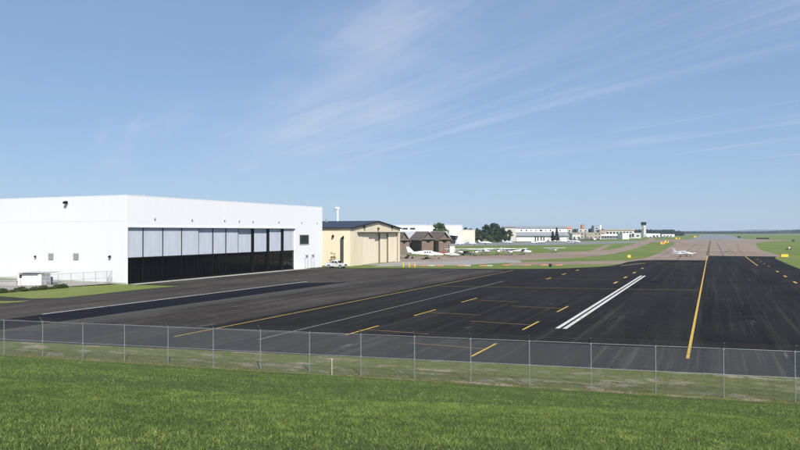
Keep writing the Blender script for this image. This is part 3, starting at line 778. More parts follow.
xe = lambda px: x_on_y(px, HY0) - HX
wall_lamp((xe(67), -.0, wz2(67, 201.6)), 'y', 1.25)
wall_lamp((xe(36.3), 0, wz2(36.3, 256)), 'y', .7)
wall_lamp((xe(110.8), 0, wz2(110.8, 256)), 'y', .8)
MB().tube((xe(66.6), -.07, .3), (xe(66.6), -.07, HZ - 2.0), .03, n=8).build('downpipe', M['white_trim'], hg)
for px in (51.2, 76.3):
    c = xe(px); zz = wz2(px, 256.3); e = empty('louver', (c, 0, zz)); e.parent = hg
    MB().box(-.62, .62, -.06, 0, -.52, .52).build('frame', M['louver'], e)
    for k in range(8):
        z = -.42 + k * .12
        MB().add([(-.55, -.075, z), (.55, -.075, z), (.55, -.13, z - .07), (-.55, -.13, z - .07), (-.55, -.06, z + .02), (.55, -.06, z + .02)], [(0,1,2,3), (0,4,5,1), (4, 0, 3), (5, 2, 1)]).build('slat', M['louver'], e)
# roof vent
MB().tube((-3, yy(158), HZ), (-3, yy(158), HZ + .55), .18, n=8).build('roof_vent', M['grey'], hg)

# ------------------------------------------------------------------ tan hangar
TX, TY0, TY1, TE, TA = -75.6, 134.4, 161.2, 8.75, 10.45
th = empty('tan_hangar', (TX, TY0, 0), 0, 'tan metal hangar with low dark gable roof and sliding doors', 'hangar')
TL = TY1 - TY0; TD = 42.0
ty = lambda px: y_on_x(px, TX) - TY0
tz = lambda px, py: 8 + (HY - py) * dep(TX, y_on_x(px, TX)) / F
da, db = ty(363.0), ty(396.6); hz_ = 7.55
MB().box(-TD, -.301, 0, .3, 0, TE).build('side_wall', M['tan_x'], th)
MB().box(-TD, -.301, TL - .3, TL, 0, TE).build('side_wall', M['tan_x'], th)
MB().box(-TD, -TD + .3, .3, TL - .3, 0, TE).build('rear_wall', M['tan_y'], th)
fw_ = MB(); fw_.prism([(0, 0), (da, 0), (da, hz_), (db, hz_), (db, 0), (TL, 0), (TL, TE), (TL/2, TA), (0, TE)], 'x', -.3, 0.0)
fw_.build('front_wall', M['tan_y'], th)
sl = (TA - TE) / (TL / 2)
for s in (-1, 1):
    y0 = -.45 if s < 0 else TL + .45; ze = TE - .45 * sl
    MB().prism([(y0, ze + .04), (TL/2 - s*0 , TA + .04), (TL/2, TA + .24), (y0, ze + .24)], 'x', -TD - .3, .45).build('roof_slope', M['navy_roof'], th)
    MB().prism([(y0, ze - .10), (TL/2, TA - .10), (TL/2, TA + .035), (y0, ze + .035)], 'x', .30, .44).build('fascia', M['dark'], th)
MB().tube((-14, TL/2 - 1.2, TA - .2), (-14, TL/2 - 1.2, TA + .75), .35, n=10).build('ridge_vent', M['grey'], th)
MB().box(0.0, .55, ty(357.2), db + .3, hz_, hz_ + .34).build('door_track', paint('brown_track', (.085, .068, .052), .7), th)
tb = [363.0, 369.0, 375.8, 381.6, 388.6, 396.6]; tr_ = [.1, .45, .85, .5, .15]
for i in range(5):
    a, b = ty(tb[i]), ty(tb[i+1])
    lf = empty('door_leaf', (-tr_[i], a, 0)); lf.parent = th
    wd = b - a + (.3 if i in (1, 2, 3) else 0)
    MB().box(-.16, 0, .04, wd - .04, .06, hz_ - .02).build('leaf_panel', M['tan_leaf'], lf)
    MB().box(-.2, .03, .0, .12, .05, hz_ - .02).build('stile', M['tan_trim'], lf)
    if i >= 2: MB().box(-.35, -.17, .0, .55, .05, hz_ - .03).build('edge_strip', M['dark'], lf)
MB().box(-3, -2.8, da, db, 0, hz_ + .2).build('dark_inside', M['black'], th)  # black sheet, its colour stands in for the unlit interior
MB().box(.0, .1, db, db + .35, 0, hz_).build('door_jamb', M['tan_trim'], th)
MB().box(.002, .06, .02, .22, 0, TE - .1).build('corner_trim', M['tan_y'], th)
for px, py in ((363.8, 226.5), (377.6, 228.0), (391.5, 226.8)):
    e = empty('wall_lamp', (0, ty(px), tz(px, py))); e.parent = th
    MB().box(0, .15, -.15, .15, -.15, .15).build('bracket', M['grey'], e)
    MB().prism([(.12, -.35), (.5, -.35), (.4, -.02), (.12, .1)], 'y', -.25, .25).build('head', M['dark'], e)
# dark tall panel with a sloped top on the side wall, lamp, bush
xs = lambda px: x_on_y(px, TY0) - TX
e = empty('side_panel', (xs(342.4), 0, 0)); e.parent = th
MB().box(-.34, .34, -.35, 0, 0, 6.3).build('panel_box', paint('dark_green', (0.045, 0.06, 0.052), .6), e)
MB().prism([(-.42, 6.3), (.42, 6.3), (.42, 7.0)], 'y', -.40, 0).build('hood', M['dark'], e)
e = empty('wall_lamp', (xs(333.4), 0, 7.0)); e.parent = th
MB().box(-.15, .15, -.12, 0, -.2, .2).build('bracket', M['dark'], e)
MB().prism([(-.10, -.35), (-.5, -.3), (-.42, .0), (-.1, .2)], 'x', -.22, .22).build('head', M['dark'], e)

# ------------------------------------------------------------------ vegetation
def leaves(name, centres, radii, per, size, c0, c1, parent, seed, squash=0.8):
    """leaf-sized faces spread through a set of clumps"""
    g = np.random.default_rng(seed)
    P = []; T = []
    for c, r in zip(centres, radii):
        k = max(6, int(per * (r / np.mean(radii))**2))
        d = g.normal(size=(k, 3)); d /= np.linalg.norm(d, axis=1)[:, None]
        rr = r * g.uniform(0.45, 1.0, k)**0.6
        P.append(np.array(c) + d * rr[:, None] * np.array((1, 1, squash)))
        T.append(np.full(k, g.uniform(0, 1)))
    P = np.concatenate(P); tt = np.concatenate(T); n = len(P)
    a = g.normal(size=(n, 3)); a /= np.linalg.norm(a, axis=1)[:, None]
    b = np.cross(a, g.normal(size=(n, 3))); b /= np.linalg.norm(b, axis=1)[:, None]
    s = (size * g.uniform(.6, 1.35, n))[:, None]
    v = np.stack((P - a*s, P + b*s*.6, P + a*s, P - b*s*.6), 1).reshape(-1, 3)
    k = np.clip(.6*tt + .4*g.random(n), 0, 1)[:, None]
    tint = np.array(c0) * (1 - k) + np.array(c1) * k
    me = np_mesh(name, v, np.full(n, 4), np.arange(n*4), np.repeat(tint, 4, 0), M['leaf'])
    o = bpy.data.objects.new(name, me); col.objects.link(o)
    if parent is not None: o.parent = parent
    return o
def tree(name, label, x, y, h, wdt, seed, c0=(.028, .05, .014), c1=(.07, .105, .03), group=None, n=34, per=70, leaf=.5, bare=.02, conifer=False):
    g = np.random.default_rng(seed)
    e = empty(name, (x, y, 0), g.uniform(0, 6), label, 'tree', group)
    tr = MB(); th_ = h * (.92 if conifer else .6)
    tr.tube((0, 0, -.3), (0, 0, th_*.5), h*.022, h*.017, n=8).tube((0, 0, th_*.5), (g.normal()*.2, g.normal()*.2, th_), h*.017, h*.006, n=7)
    C = []; Rr = []
    if conifer:
        for k in range(n):
            t_ = g.random()**.8; z = h*(.10 + .88*t_); r = wdt/2*(1 - t_)**.85*g.uniform(.55, 1.0) + .1; a = g.uniform(0, 6.28)
            C.append((r*math.cos(a)*.75, r*math.sin(a)*.75, z)); Rr.append(max(.35, wdt*.16*(1.15 - t_)))
            if k % 2 == 0: tr.tube((0, 0, z), (r*math.cos(a), r*math.sin(a), z - .1*r), h*.006, h*.002, n=5)
    else:
        for k in range(n):
            d = g.normal(size=3); d /= np.linalg.norm(d); q = g.uniform(.35, 1)**.5
            c = (d[0]*wdt*.42*q, d[1]*wdt*.42*q, h*bare + (h*(1-bare))*(.5 + .40*d[2]*q))
            C.append(c); Rr.append(g.uniform(.10, .2)*wdt)
            if k % 3 == 0: tr.tube((0, 0, min(th_*.9, c[2]*.6)), c, h*.010, h*.003, n=5)
    tr.build('trunk', M['bark'], e, smooth=True)
    leaves('crown', C, Rr, per, leaf, c0, c1, e, seed + 1)
    return e
# ragged weeds under the inner fence
wc = []; wr = []
for k in range(260):
    u = random.uniform(.50, 1.30); p = ia + (ib - ia) * u + np.array((random.uniform(-.3, .9), random.uniform(-1.0, .2)))
    r = random.uniform(.08, .30) * (1.5 if math.sin(u*40) > .3 else .8); wc.append((p[0], p[1], r * .6)); wr.append(r)
tag(leaves('weeds', wc, wr, 30, .09, (.032, .052, .018), (.095, .125, .04), None, 77), 'ragged dark green weeds along the foot of the yard fence', 'weeds', kind='stuff')
bx, by = at_d(333.0, 154.5)
e = empty('sapling', (bx, by, 0), 0, 'thin young bush behind the silver pickup at the tan wall', 'bush')
mb = MB()
for k in range(4): mb.tube((0, 0, 0), (random.uniform(-.6, .6), random.uniform(-.4, .4), random.uniform(1.8, 3.2)), .03, .01, n=5)
mb.build('stem', M['bark'], e)
leaves('foliage', [(random.uniform(-.8, .8), random.uniform(-.4, .4), random.uniform(.5, 3.0)) for _ in range(11)], [.26]*11, 20, .11, (.06, .085, .03), (.14, .16, .06), e, 5)

# ------------------------------------------------------------------ vehicles
def wheel(parent, x, y, r, w, rim):
    wo_ = empty('wheel', (x, y, r)); wo_.parent = parent
    tyre = MB(); n = 18
    rings = []
    for (dy, rr) in ((-w/2, r*.62), (-w/2, r*.93), (-w*.36, r), (w*.36, r), (w/2, r*.93), (w/2, r*.62)):
        rings.append([(rr*math.cos(2*math.pi*i/n), dy, rr*math.sin(2*math.pi*i/n)) for i in range(n)])
    tyre.loft(rings); tyre.build('tyre', M['rubber'], wo_, smooth=True)
    MB().disc((0, 0, 0), 'y', r*.6, w*.98 + .02, 14).build('rim', rim, wo_)
    return wo_
def car_body(profile, halfw, arches, top_in=0.0):
    """side profile (x,z) swept across the width, with tumblehome above the belt"""
    mb = MB(); rings = []
    for t_, inset in ((-1, .05), (-.96, 0), (.96, 0), (1, .05)):
        rings.append([(x, t_*halfw*(1 - top_in*max(0, z - .95)), z if inset == 0 else z*(1 - .0) ) for x, z in profile])
    mb.loft(rings); return mb
def arch_profile(front, rear, r, xf, xr, zb, top):
    """lower outline with two wheel arches, then the upper outline"""
    pts = [(rear, zb + .06)]
    for cx in (xr, xf):
        for k in range(9):
            a = math.pi - math.pi * k / 8
            pts.append((cx + r*math.cos(a), max(zb, .38 + r*math.sin(a) * .95)))
    pts.append((front, zb + .06))
    return pts + top
def pickup(label, x, y, rz):
    e = empty('pickup_truck', (x, y, 0), rz, label, 'pickup')
    zb = .42
    prof = arch_profile(2.72, -2.78, .50, 1.72, -1.68, zb, [(2.80, .62), (2.78, 1.02), (2.62, 1.16), (1.25, 1.24), (.60, 1.26), (-.95, 1.28), (-.98, 1.32), (-2.76, 1.32), (-2.80, .75)])
    car_body(prof, .98, None).build('body', M['silver'], e, bevel=.03)
    MB().box(-2.66, -1.05, -.84, .84, 1.26, 1.325).build('bed_liner', M['rubber'], e)
    cab = MB()
    def ring(z, x0, x1, hw): return [(x0, -hw, z), (x1, -hw, z), (x1, hw, z), (x0, hw, z)]
    cab.loft([ring(1.25, -1.00, 1.32, .92), ring(1.60, -.93, .88, .85), ring(1.84, -.80, .50, .76), ring(1.90, -.66, .30, .66)])
    cab.build('cab', M['silver'], e, bevel=.03)
    for s in (-1, 1):
        for x0, x1, u0, u1 in ((-.90, -.06, -.76, -.08), (.02, 1.02, .02, .52)):
            MB().add([(x0, s*.945, 1.30), (x1, s*.945, 1.30), (u1, s*.83, 1.76), (u0, s*.83, 1.76)], [(0,1,2,3)]).build('side_window', M['glass'], e)
        MB().box(2.60, 2.815, s*.70 - .22, s*.70 + .22, .88, 1.06).build('headlight', M['white_trim'], e)
        MB().box(-2.81, -2.70, s*.86 - .1, s*.86 + .1, .90, 1.22).build('tail_light', M['red'], e)
        MB().box(.86, 1.02, s*1.0 - .0, s*1.16, 1.26, 1.44).build('mirror', M['dark'], e)
        MB().box(-.30, -.12, s*.985, s*1.0, 1.12, 1.16).build('door_handle', M['dark'], e)
        for xw in (1.72, -1.68): wheel(e, xw, s*.86, .39, .26, M['grey'])
    MB().add([(1.32, -.82, 1.32), (1.32, .82, 1.32), (.66, .70, 1.80), (.66, -.70, 1.80)], [(0,1,2,3)]).build('windscreen', M['glass'], e)
    MB().box(2.70, 2.82, -.48, .48, .66, 1.02).build('grille', M['dark'], e)
    MB().box(2.72, 2.90, -.95, .95, .46, .64).build('bumper', M['grey'], e)
    MB().box(-2.90, -2.76, -.95, .95, .50, .68).build('bumper', M['grey'], e)
    return e
tx, ty_ = gp(334.8, 268.0)
pickup('silver crew-cab pickup parked between the white and tan hangars', tx, ty_ + .6, YAW + R(-26)).scale = (.86, .86, .86)
def car(label, x, y, rz, paint_, van=False, group=None):
    e = empty('parked_car', (x, y, 0), rz, label, 'van' if van else 'car', group)
    hood = [(2.16, .60), (2.10, .82), (1.15, .95)] if not van else [(2.3, .7), (2.25, 1.0), (1.55, 1.15)]
    prof = arch_profile(2.10, -2.15, .40, 1.32, -1.30, .30, hood + [(-1.9, .98), (-2.16, .92), (-2.2, .55)])
    car_body(prof, .86, None).build('body', paint_, e, bevel=.03)
    ring = lambda z, x0, x1, hw: [(x0, -hw, z), (x1, -hw, z), (x1, hw, z), (x0, hw, z)]
    if van: cabp = [ring(.95, -2.1, 1.5, .84), ring(1.5, -2.08, .95, .80), ring(1.95, -2.0, .55, .72)]
    else: cabp = [ring(.93, -1.75, 1.0, .80), ring(1.30, -1.25, .35, .68), ring(1.42, -.95, .1, .60)]
    MB().loft(cabp).build('cabin', paint_, e, bevel=.03)
    for s in (-1, 1):
        z0, z1 = (1.15, 1.6) if van else (.98, 1.28)
        MB().add([(-1.35, s*.815, z0), (.72, s*.815, z0), (.30, s*.70 if not van else s*.80, z1), (-1.15, s*.70 if not van else s*.80, z1)], [(0,1,2,3)]).build('side_window', M['glass'], e)
        MB().box(2.02, 2.17, s*.6 - .18, s*.6 + .18, .62, .78).build('headlight', M['white_trim'], e)
        for xw in (1.32, -1.30): wheel(e, xw, s*.76, .32, .2, M['grey'])
    return e

# ------------------------------------------------------------------ aircraft
def ell(x, hw, z0, z1, n=14):
    zc, hz = (z0+z1)/2, (z1-z0)/2
    return [(x, hw*math.cos(2*math.pi*i/n), zc + hz*math.sin(2*math.pi*i/n)) for i in range(n)]
def airfoil(mb, root, tip, mirror=True):
    """root/tip: (y, x_lead, x_trail, z, thick)"""
    for s in ((-1, 1) if mirror else (1,)):
        rr = []
        for y, xl, xt, z, t_ in (root, tip):
            c = xl - xt
            rr.append([(xl, s*y, z), (xl - c*.12, s*y, z + t_*.5), (xl - c*.45, s*y, z + t_*.55), (xt, s*y, z), (xl - c*.45, s*y, z - t_*.4), (xl - c*.12, s*y, z - t_*.45)])
        mb.loft(rr)
    return mb
def propeller(parent, x, y, z, r, blades_=2, a0=.6):
    e = empty('propeller', (x, y, z)); e.parent = parent
    MB().loft([ell(-.05, .13, -.13, .13, 10), ell(.12, .11, -.11, .11, 10), ell(.28, .02, -.02, .02, 10)]).build('spinner', M['white_trim'], e, smooth=True)
    for k in range(blades_):
        a = a0 + 2*math.pi*k/blades_
        c, s = math.cos(a), math.sin(a)
        MB().add([(0.02, c*.1 - s*.05, s*.1 + c*.05), (-.02, c*.1 + s*.05, s*.1 - c*.05), (-.03, c*r*.6 + s*.08, s*r*.6 - c*.08), (-.01, c*r + s*.03, s*r - c*.03), (0.01, c*r - s*.03, s*r + c*.03), (.03, c*r*.6 - s*.08, s*r*.6 + c*.08)],
                 [(0,1,2,5), (5,2,3,4)]).build('blade', M['dark'], e)
def gear(parent, x, y, ztop, r=.2):
    e = empty('landing_gear', (x, y, 0)); e.parent = parent
    MB().tube((0, -y*.25, ztop), (0, 0, r), .045, n=6).build('leg', M['grey'], e)
    MB().disc((0, 0, r), 'y', r, .14, 12).build('tyre', M['rubber'], e)
def high_wing(label, x, y, rz, stripe_=None, group=None, scale=1.0):
    e = empty('light_aircraft', (x, y, 0), rz, label, 'aircraft', group); e.scale = (scale,)*3
    MB().loft([ell(3.1, .14, 1.05, 1.35), ell(2.95, .40, .85, 1.55), ell(2.0, .52, .72, 1.62), ell(1.55, .55, .68, 1.72), ell(.95, .56, .66, 2.12), ell(-.4, .56, .68, 2.16), ell(-1.3, .42, .82, 1.90), ell(-4.3, .10, 1.20, 1.50)]).build('fuselage', M['plane_white'], e, smooth=True)
    airfoil(MB(), (0, 1.15, -.45, 2.16, .20), (5.4, 1.0, -.15, 2.30, .12)).build('wing', M['plane_white'], e)
    MB().add([(-3.0, -.03, 1.45), (-4.45, -.02, 1.45), (-4.75, -.01, 2.70), (-4.15, -.01, 2.70), (-3.0, .03, 1.45), (-4.45, .02, 1.45), (-4.75, .01, 2.70), (-4.15, .01, 2.70)],
             [(0,1,2,3), (7,6,5,4), (0,3,7,4), (1,5,6,2), (3,2,6,7), (0,4,5,1)]).build('tail_fin', stripe_ or M['plane_white'], e)
    airfoil(MB(), (0, -3.5, -4.4, 1.42, .09), (1.7, -3.75, -4.35, 1.42, .05)).build('tailplane', M['plane_white'], e)
    for s in (-1, 1):
        MB().tube((.5, s*.5, .85), (.45, s*2.5, 2.15), .035, n=6).build('strut', M['plane_white'], e)
        MB().add([(.95, s*.53, 1.55), (-.6, s*.545, 1.55), (-.55, s*.46, 2.0), (.75, s*.46, 2.0)], [(0,1,2,3)]).build('side_window', M['pane'], e)
        gear(e, .25, s*1.15, .75)
    gear(e, 2.35, 0, .9, .17)
    MB().add([(1.66, -.42, 1.66), (1.66, .42, 1.66), (1.02, .40, 2.10), (1.02, -.40, 2.10)], [(0,1,2,3)]).build('windscreen', M['pane'], e)
    propeller(e, 3.12, 0, 1.2, .95, 2, random.uniform(0, 3))
    if stripe_: MB().loft([ell(1.9, .528, 1.05, 1.26), ell(-.4, .568, 1.15, 1.36), ell(-4.2, .13, 1.33, 1.42)]).build('stripe', stripe_, e)
    return e
def low_wing(label, x, y, rz, twin=False, scale=1.0, stripe_=None, ttail=False, group=None, z=0):
    e = empty('light_aircraft', (x, y, z), rz, label, 'aircraft', group); e.scale = (scale,)*3
    MB().loft([ell(4.1, .06, 1.02, 1.16), ell(3.7, .28, .90, 1.35), ell(2.7, .48, .78, 1.62), ell(1.9, .58, .74, 1.78), ell(1.2, .62, .72, 2.08), ell(-.6, .62, .74, 2.12), ell(-2.0, .48, .90, 1.95), ell(-4.9, .10, 1.28, 1.58)]).build('fuselage', M['plane_white'], e, smooth=True)
    airfoil(MB(), (0, 1.0, -.95, .90, .26), (5.9, .45, -.55, 1.35, .12)).build('wing', M['plane_white'], e)
    MB().add([(-3.3, -.04, 1.6), (-5.0, -.02, 1.5), (-5.5, -.01, 3.05), (-4.75, -.01, 3.05), (-3.3, .04, 1.6), (-5.0, .02, 1.5), (-5.5, .01, 3.05), (-4.75, .01, 3.05)],
             [(0,1,2,3), (7,6,5,4), (0,3,7,4), (1,5,6,2), (3,2,6,7), (0,4,5,1)]).build('tail_fin', stripe_ or M['plane_white'], e)
    zt = 3.0 if ttail else 1.62; xo = -.9 if ttail else 0
    airfoil(MB(), (0, -3.9 + xo, -4.9 + xo, zt, .1), (2.1, -4.25 + xo, -4.85 + xo, zt + .05, .05)).build('tailplane', M['plane_white'], e)
    for s in (-1, 1):
        for k in range(3):
            xa = .95 - .62*k
            MB().add([(xa, s*.615, 1.48), (xa - .46, s*.615, 1.48), (xa - .46, s*.53, 1.86), (xa, s*.53, 1.86)], [(0,1,2,3)]).build('side_window', M['pane'], e)
        gear(e, -.3, s*1.7, .95, .24)
        if twin:
            n_ = empty('engine', (0, s*1.85, 1.12)); n_.parent = e
            MB().loft([ell(1.95, .12, -.14, .14), ell(1.85, .33, -.32, .32), ell(1.0, .40, -.36, .40), ell(-.2, .36, -.25, .38), ell(-1.5, .05, .0, .12)]).build('nacelle', M['plane_white'], n_, smooth=True)
            MB().box(1.80, 1.93, -.26, .26, -.18, -.02).build('air_intake', M['dark'], n_)
            propeller(e, 2.0, s*1.85, 1.12, .95, 3, random.uniform(0, 3))
    gear(e, 2.9, 0, .9, .2)
    MB().add([(1.98, -.44, 1.70), (1.98, .44, 1.70), (1.28, .46, 2.04), (1.28, -.46, 2.04)], [(0,1,2,3)]).build('windscreen', M['pane'], e)
    if not twin: propeller(e, 4.12, 0, 1.1, .95, 2, random.uniform(0, 3))
    if stripe_: MB().loft([ell(3.2, .40, 1.1, 1.25), ell(1.2, .628, 1.22, 1.36), ell(-.6, .628, 1.25, 1.38), ell(-4.8, .13, 1.4, 1.46)]).build('stripe', stripe_, e)
    return e
def jet(label, x, y, rz, scale=1.0):
    e = empty('business_jet', (x, y, 0), rz, label, 'aircraft'); e.scale = (scale,)*3
    MB().loft([ell(7.0, .05, 1.5, 1.62), ell(6.3, .45, 1.15, 1.95), ell(5.0, .80, .95, 2.45), ell(3.6, .92, .90, 2.75), ell(-2.6, .92, .92, 2.76), ell(-5.0, .60, 1.35, 2.70), ell(-7.2, .14, 2.1, 2.5)]).build('fuselage', M['plane_white'], e, smooth=True)
    airfoil(MB(), (0, 1.2, -2.0, 1.05, .34), (7.2, -1.8, -2.9, 1.55, .14)).build('wing', M['plane_white'], e)
    MB().add([(-4.6, -.08, 2.6), (-6.9, -.05, 2.5), (-8.6, -.03, 5.0), (-7.2, -.03, 5.0), (-4.6, .08, 2.6), (-6.9, .05, 2.5), (-8.6, .03, 5.0), (-7.2, .03, 5.0)],
             [(0,1,2,3), (7,6,5,4), (0,3,7,4), (1,5,6,2), (3,2,6,7), (0,4,5,1)]).build('tail_fin', M['plane_white'], e)
    airfoil(MB(), (0, -7.0, -8.6, 5.0, .16), (3.0, -7.9, -8.9, 5.05, .08)).build('tailplane', M['plane_white'], e)
    for s in (-1, 1):
        n_ = empty('engine', (-3.9, s*1.5, 2.35)); n_.parent = e
        MB().loft([ell(1.2, .40, -.40, .40), ell(.6, .50, -.50, .50), ell(-.8, .46, -.46, .46), ell(-1.6, .28, -.28, .28)]).build('nacelle', M['plane_white'], n_, smooth=True)
        MB().disc((1.205, 0, 0), 'x', .34, .02).build('intake', M['dark'], n_)
        MB().box(-.5, .6, -s*.75, -s*.38, -.08, .08).build('pylon', M['plane_white'], n_)
        gear(e, -1.0, s*1.6, 1.1, .3)
        for k in range(6):
            xa = 3.2 - .85*k
            MB().add([(xa, s*.925, 1.85), (xa - .4, s*.925, 1.85), (xa - .4, s*.87, 2.25), (xa, s*.87, 2.25)], [(0,1,2,3)]).build('side_window', M['pane'], e)
    for s in (-1, 1): MB().disc((-1.2, s*.935, 1.95), 'y', .62, .03, 14).build('red_emblem', M['red'], e)
    gear(e, 5.2, 0, 1.0, .24)
    MB().add([(5.15, -.62, 2.12), (5.15, .62, 2.12), (4.35, .62, 2.58), (4.35, -.62, 2.58)], [(0,1,2,3)]).build('windscreen', M['pane'], e)
    return e
TO_CAM = YAW - math.pi/2                       # heading that faces the viewer
# twin on the edge of the asphalt
x, y = gp(684, 256.6)
low_wing('white low-wing twin taxiing onto the dark asphalt beside the centre line', x, y, TO_CAM + R(24), True, 0.86)
# large white twin in front of the brown hangars, nose to the right
x, y = gp(427.5, 258.8)
low_wing('largest parked white twin, tail fin up against the brown hangars', x, y, YAW - R(10), True, 1.15)
x, y = gp(407, 258.6)
tb_ = empty('covered_equipment', (x, y, 0), YAW, 'heap of ground equipment under dark weathered canvas by the big white twin', 'equipment')
MB().loft([[(-2.9, -1, 0), (2.9, -1, 0), (2.9, 1, 0), (-2.9, 1, 0)], [(-2.8, -.9, .7), (2.8, -.9, .6), (2.7, .9, .7), (-2.8, .9, .9)], [(-2.0, -.5, 1.3), (.2, -.5, 1.0), (.4, .5, 1.1), (-2.1, .6, 1.4)]]).build('canvas', M['tarp'], tb_, bevel=.12)
for xx in (-2.2, -.4, 1.6): MB().disc((xx, -1.02, .33), 'y', .33, .2).build('wheel', M['rubber'], tb_)
x, y = gp(452, 256.9)
low_wing('small white low-wing plane with red nose stripe beside the large twin', x, y, TO_CAM + R(60), False, .62, M['red'])
lab = ['first high-wing plane in the row right of the brown hangars', 'high-wing plane in the row with a dark blue tail', 'white high-wing plane in the middle of the row on the brown taxilane',
       'high-wing plane in the row just left of the last one', 'last high-wing plane at the right end of the row', ]
for i, (px, py, h_, tl) in enumerate(((459, 255.6, 15, None), (477, 255.8, -12, M['blue']), (485, 255.4, 200, None), (499, 254.8, -20, None), (508.5, 255.2, 8, None))):
    x, y = gp(px, py); high_wing(lab[i], x, y, TO_CAM + R(h_), tl, 'light planes parked in a row', .98)
x, y = gp(523, 254.6); high_wing('high-wing plane with dark nose standing slightly apart at the row end', x, y, TO_CAM + R(70), M['dark'], 'light planes parked in a row', .9)
x, y = gp(553.8, 252.6); high_wing('lone high-wing plane facing the viewer on the grass edge, red wing tips', x, y, TO_CAM + R(5), M['red'], 'light planes parked in a row', .80)
x, y = gp(574, 244.0); jet('white business jet on the grey taxiway before the town', x, y, TO_CAM + R(28), .85)
for px, py, h_, lb in ((486, 244.4, 75, 'small white plane parked on the grey taxiway below the trees'), (508, 244.0, 40, 'pale small plane on the grey taxiway before the long gabled hangar'), (540, 243.6, -70, 'small plane on the grey taxiway below the dark conifers')):
    x, y = gp(px, py); low_wing(lb, x, y, TO_CAM + R(h_), False, .9)
x, y = gp(467.5, 255.4); car('dark car parked among the row of light planes', x, y, YAW, M['car_dark'])

# ------------------------------------------------------------------ brown hangars
def brown_hangar(label, px0, px1, d, rot, peak, eave, depth, doors=True):
    xw, yw = at_d((px0 + px1) / 2, d)
    wdt = (px1 - px0) * d / F
    e = empty('brown_hangar', (xw, yw, 0), YAW + rot, label, 'hangar', 'brown gabled hangars')
    h = wdt / 2
    MB().box(-h, h, 0, depth, 0, eave).build('wall', M['brick'], e)
    MB().prism([(-h, eave), (h, eave), (0, peak - .25)], 'y', -.02, depth).build('gable', M['shingle'], e)
    sl_ = (peak - eave) / h; o = .55
    for s in (-1, 1):
        MB().prism([(s*(h + o), eave - o*sl_), (0, peak), (0, peak + .22), (s*(h + o), eave - o*sl_ + .22)], 'y', -.75, depth + .3).build('roof_slope', M['shingle_light'] if s > 0 else M['shingle'], e)  # right slope takes the lighter brown shingle colour
    MB().prism([(-h - .1, eave - .1), (h + .1, eave - .1), (h + .1, eave + .45), (-h - .1, eave + .45)], 'y', -.6, -.03).build('door_hood', M['shingle'], e)
    if doors:
        MB().prism([(-h*.55, eave - .1), (h*.55, eave - .1), (0, eave - 1.1)], 'y', -.35, -.02).build('gable_shadow', M['dark'], e)  # dark V shape built on as the shadow under the gable
        for k in range(3):
            a = -h*.8 + h*1.6*k/3; MB().box(a + .04, a + h*1.6/3 - .04, -.1, -.01, .1, eave - 1.2).build('door_leaf', M['brick'], e)
        MB().box(h*.1, h*.35, -.14, -.02, 0, 2.4).build('door', paint('faded_green', (.12, .14, .12), .8), e)
    return e
brown_hangar('brown gabled hangar partly hidden behind the tan hangar corner', 399, 409.5, 232, R(14), 7.6, 5.0, 14)
brown_hangar('left of the two tall brown gabled hangars behind the white twin', 421.5, 435, 233, R(14), 7.8, 5.3, 16)
brown_hangar('right of the two tall brown gabled hangars, nearest the cream wall', 438.5, 450.5, 230, R(14), 7.8, 5.3, 16)
xw, yw = at_d(417, 246)
e = empty('link_shed', (xw, yw, 0), YAW + R(14), 'low brown shed with a white door between the brown gabled hangars', 'shed')
MB().box(-2.6, 2.6, 0, 6, 0, 3.6).build('wall', M['brick'], e)
MB().prism([(-2.9, 3.6), (2.9, 3.6), (2.2, 5.0), (-2.0, 5.0)], 'y', -.4, 6).build('roof', M['shingle'], e)
MB().box(.6, 1.5, -.08, 0, .05, 2.6).build('door', M['white'], e)
xw, yw = at_d(424, 262)
e = empty('long_shed', (xw, yw, 0), YAW + R(14), 'long low shed with pale grey roof behind the brown gabled hangars', 'shed')
MB().box(-11, 11, 0, 12, 0, 4.6).build('wall', M['shingle'], e)
MB().prism([(-.6, 4.6), (12.6, 4.6), (6, 8.1)], 'x', -11.4, 11.4).build('roof', paint('pale_grey_roof', (.34, .35, .37), .7, 0, .12, .3), e)
xw, yw = at_d(452.2, 222)
e = empty('cream_booth', (xw, yw, 0), YAW + R(10), 'small cream booth at the right end of the brown hangars', 'booth')
MB().box(-.85, .85, 0, 2, 0, 3.2).build('wall', M['cream'], e)
MB().box(-1.0, 1.0, -.15, 2.15, 3.2, 3.4).build('roof', M['mid_grey'], e)
MB().box(-.4, .4, -.05, 0, 0.05, 2.1).build('door', M['white_trim'], e)

# ------------------------------------------------------------------ far buildings
def block(name, label, px0, px1, py_base, py_top, depth, rot=0.0, mat='offwhite', roof='mid_grey', cat='building', d=None, group=None, wins=(), gable=0.0, lip=.25):
    d = d or F * H / (py_base - HY)
    wdt = (px1 - px0) * d / F; hgt = H + (HY - py_top) * d / F
    x, y = at_d((px0 + px1) / 2, d)
    e = empty(name, (x, y, 0), YAW + rot, label, cat, group); h = wdt/2
    MB().box(-h, h, 0, depth, 0, hgt - .301 - (0 if gable else (lip - .25) * 3)).build('wall', M[mat], e)
    if gable: MB().prism([(-.6, hgt - .35), (depth + .6, hgt - .35), (depth/2, hgt + gable)], 'x', -h - .4, h + .4).build('roof', M[roof], e)
    else: MB().box(-h - lip, h + lip, -lip, depth + lip, hgt - .3 - (lip - .25) * 3, hgt).build('roof', M[roof], e)
    for (a, b, z0, z1) in wins:                      # photo pixels across, metres up
        xa, xb = ((a - CX) / F * d) - (((px0 + px1)/2 - CX) / F * d), ((b - CX) / F * d) - (((px0 + px1)/2 - CX) / F * d)
        wn_ = MB().box(xa - .12, xb + .12, -.10, 0.0, z0 - .12, z1 + .12).build('window', M['white_trim'], e)
        MB().box(xa, xb, -.16, -.101, z0, z1).build('pane', M['pane'], wn_)
    return e, d, hgt
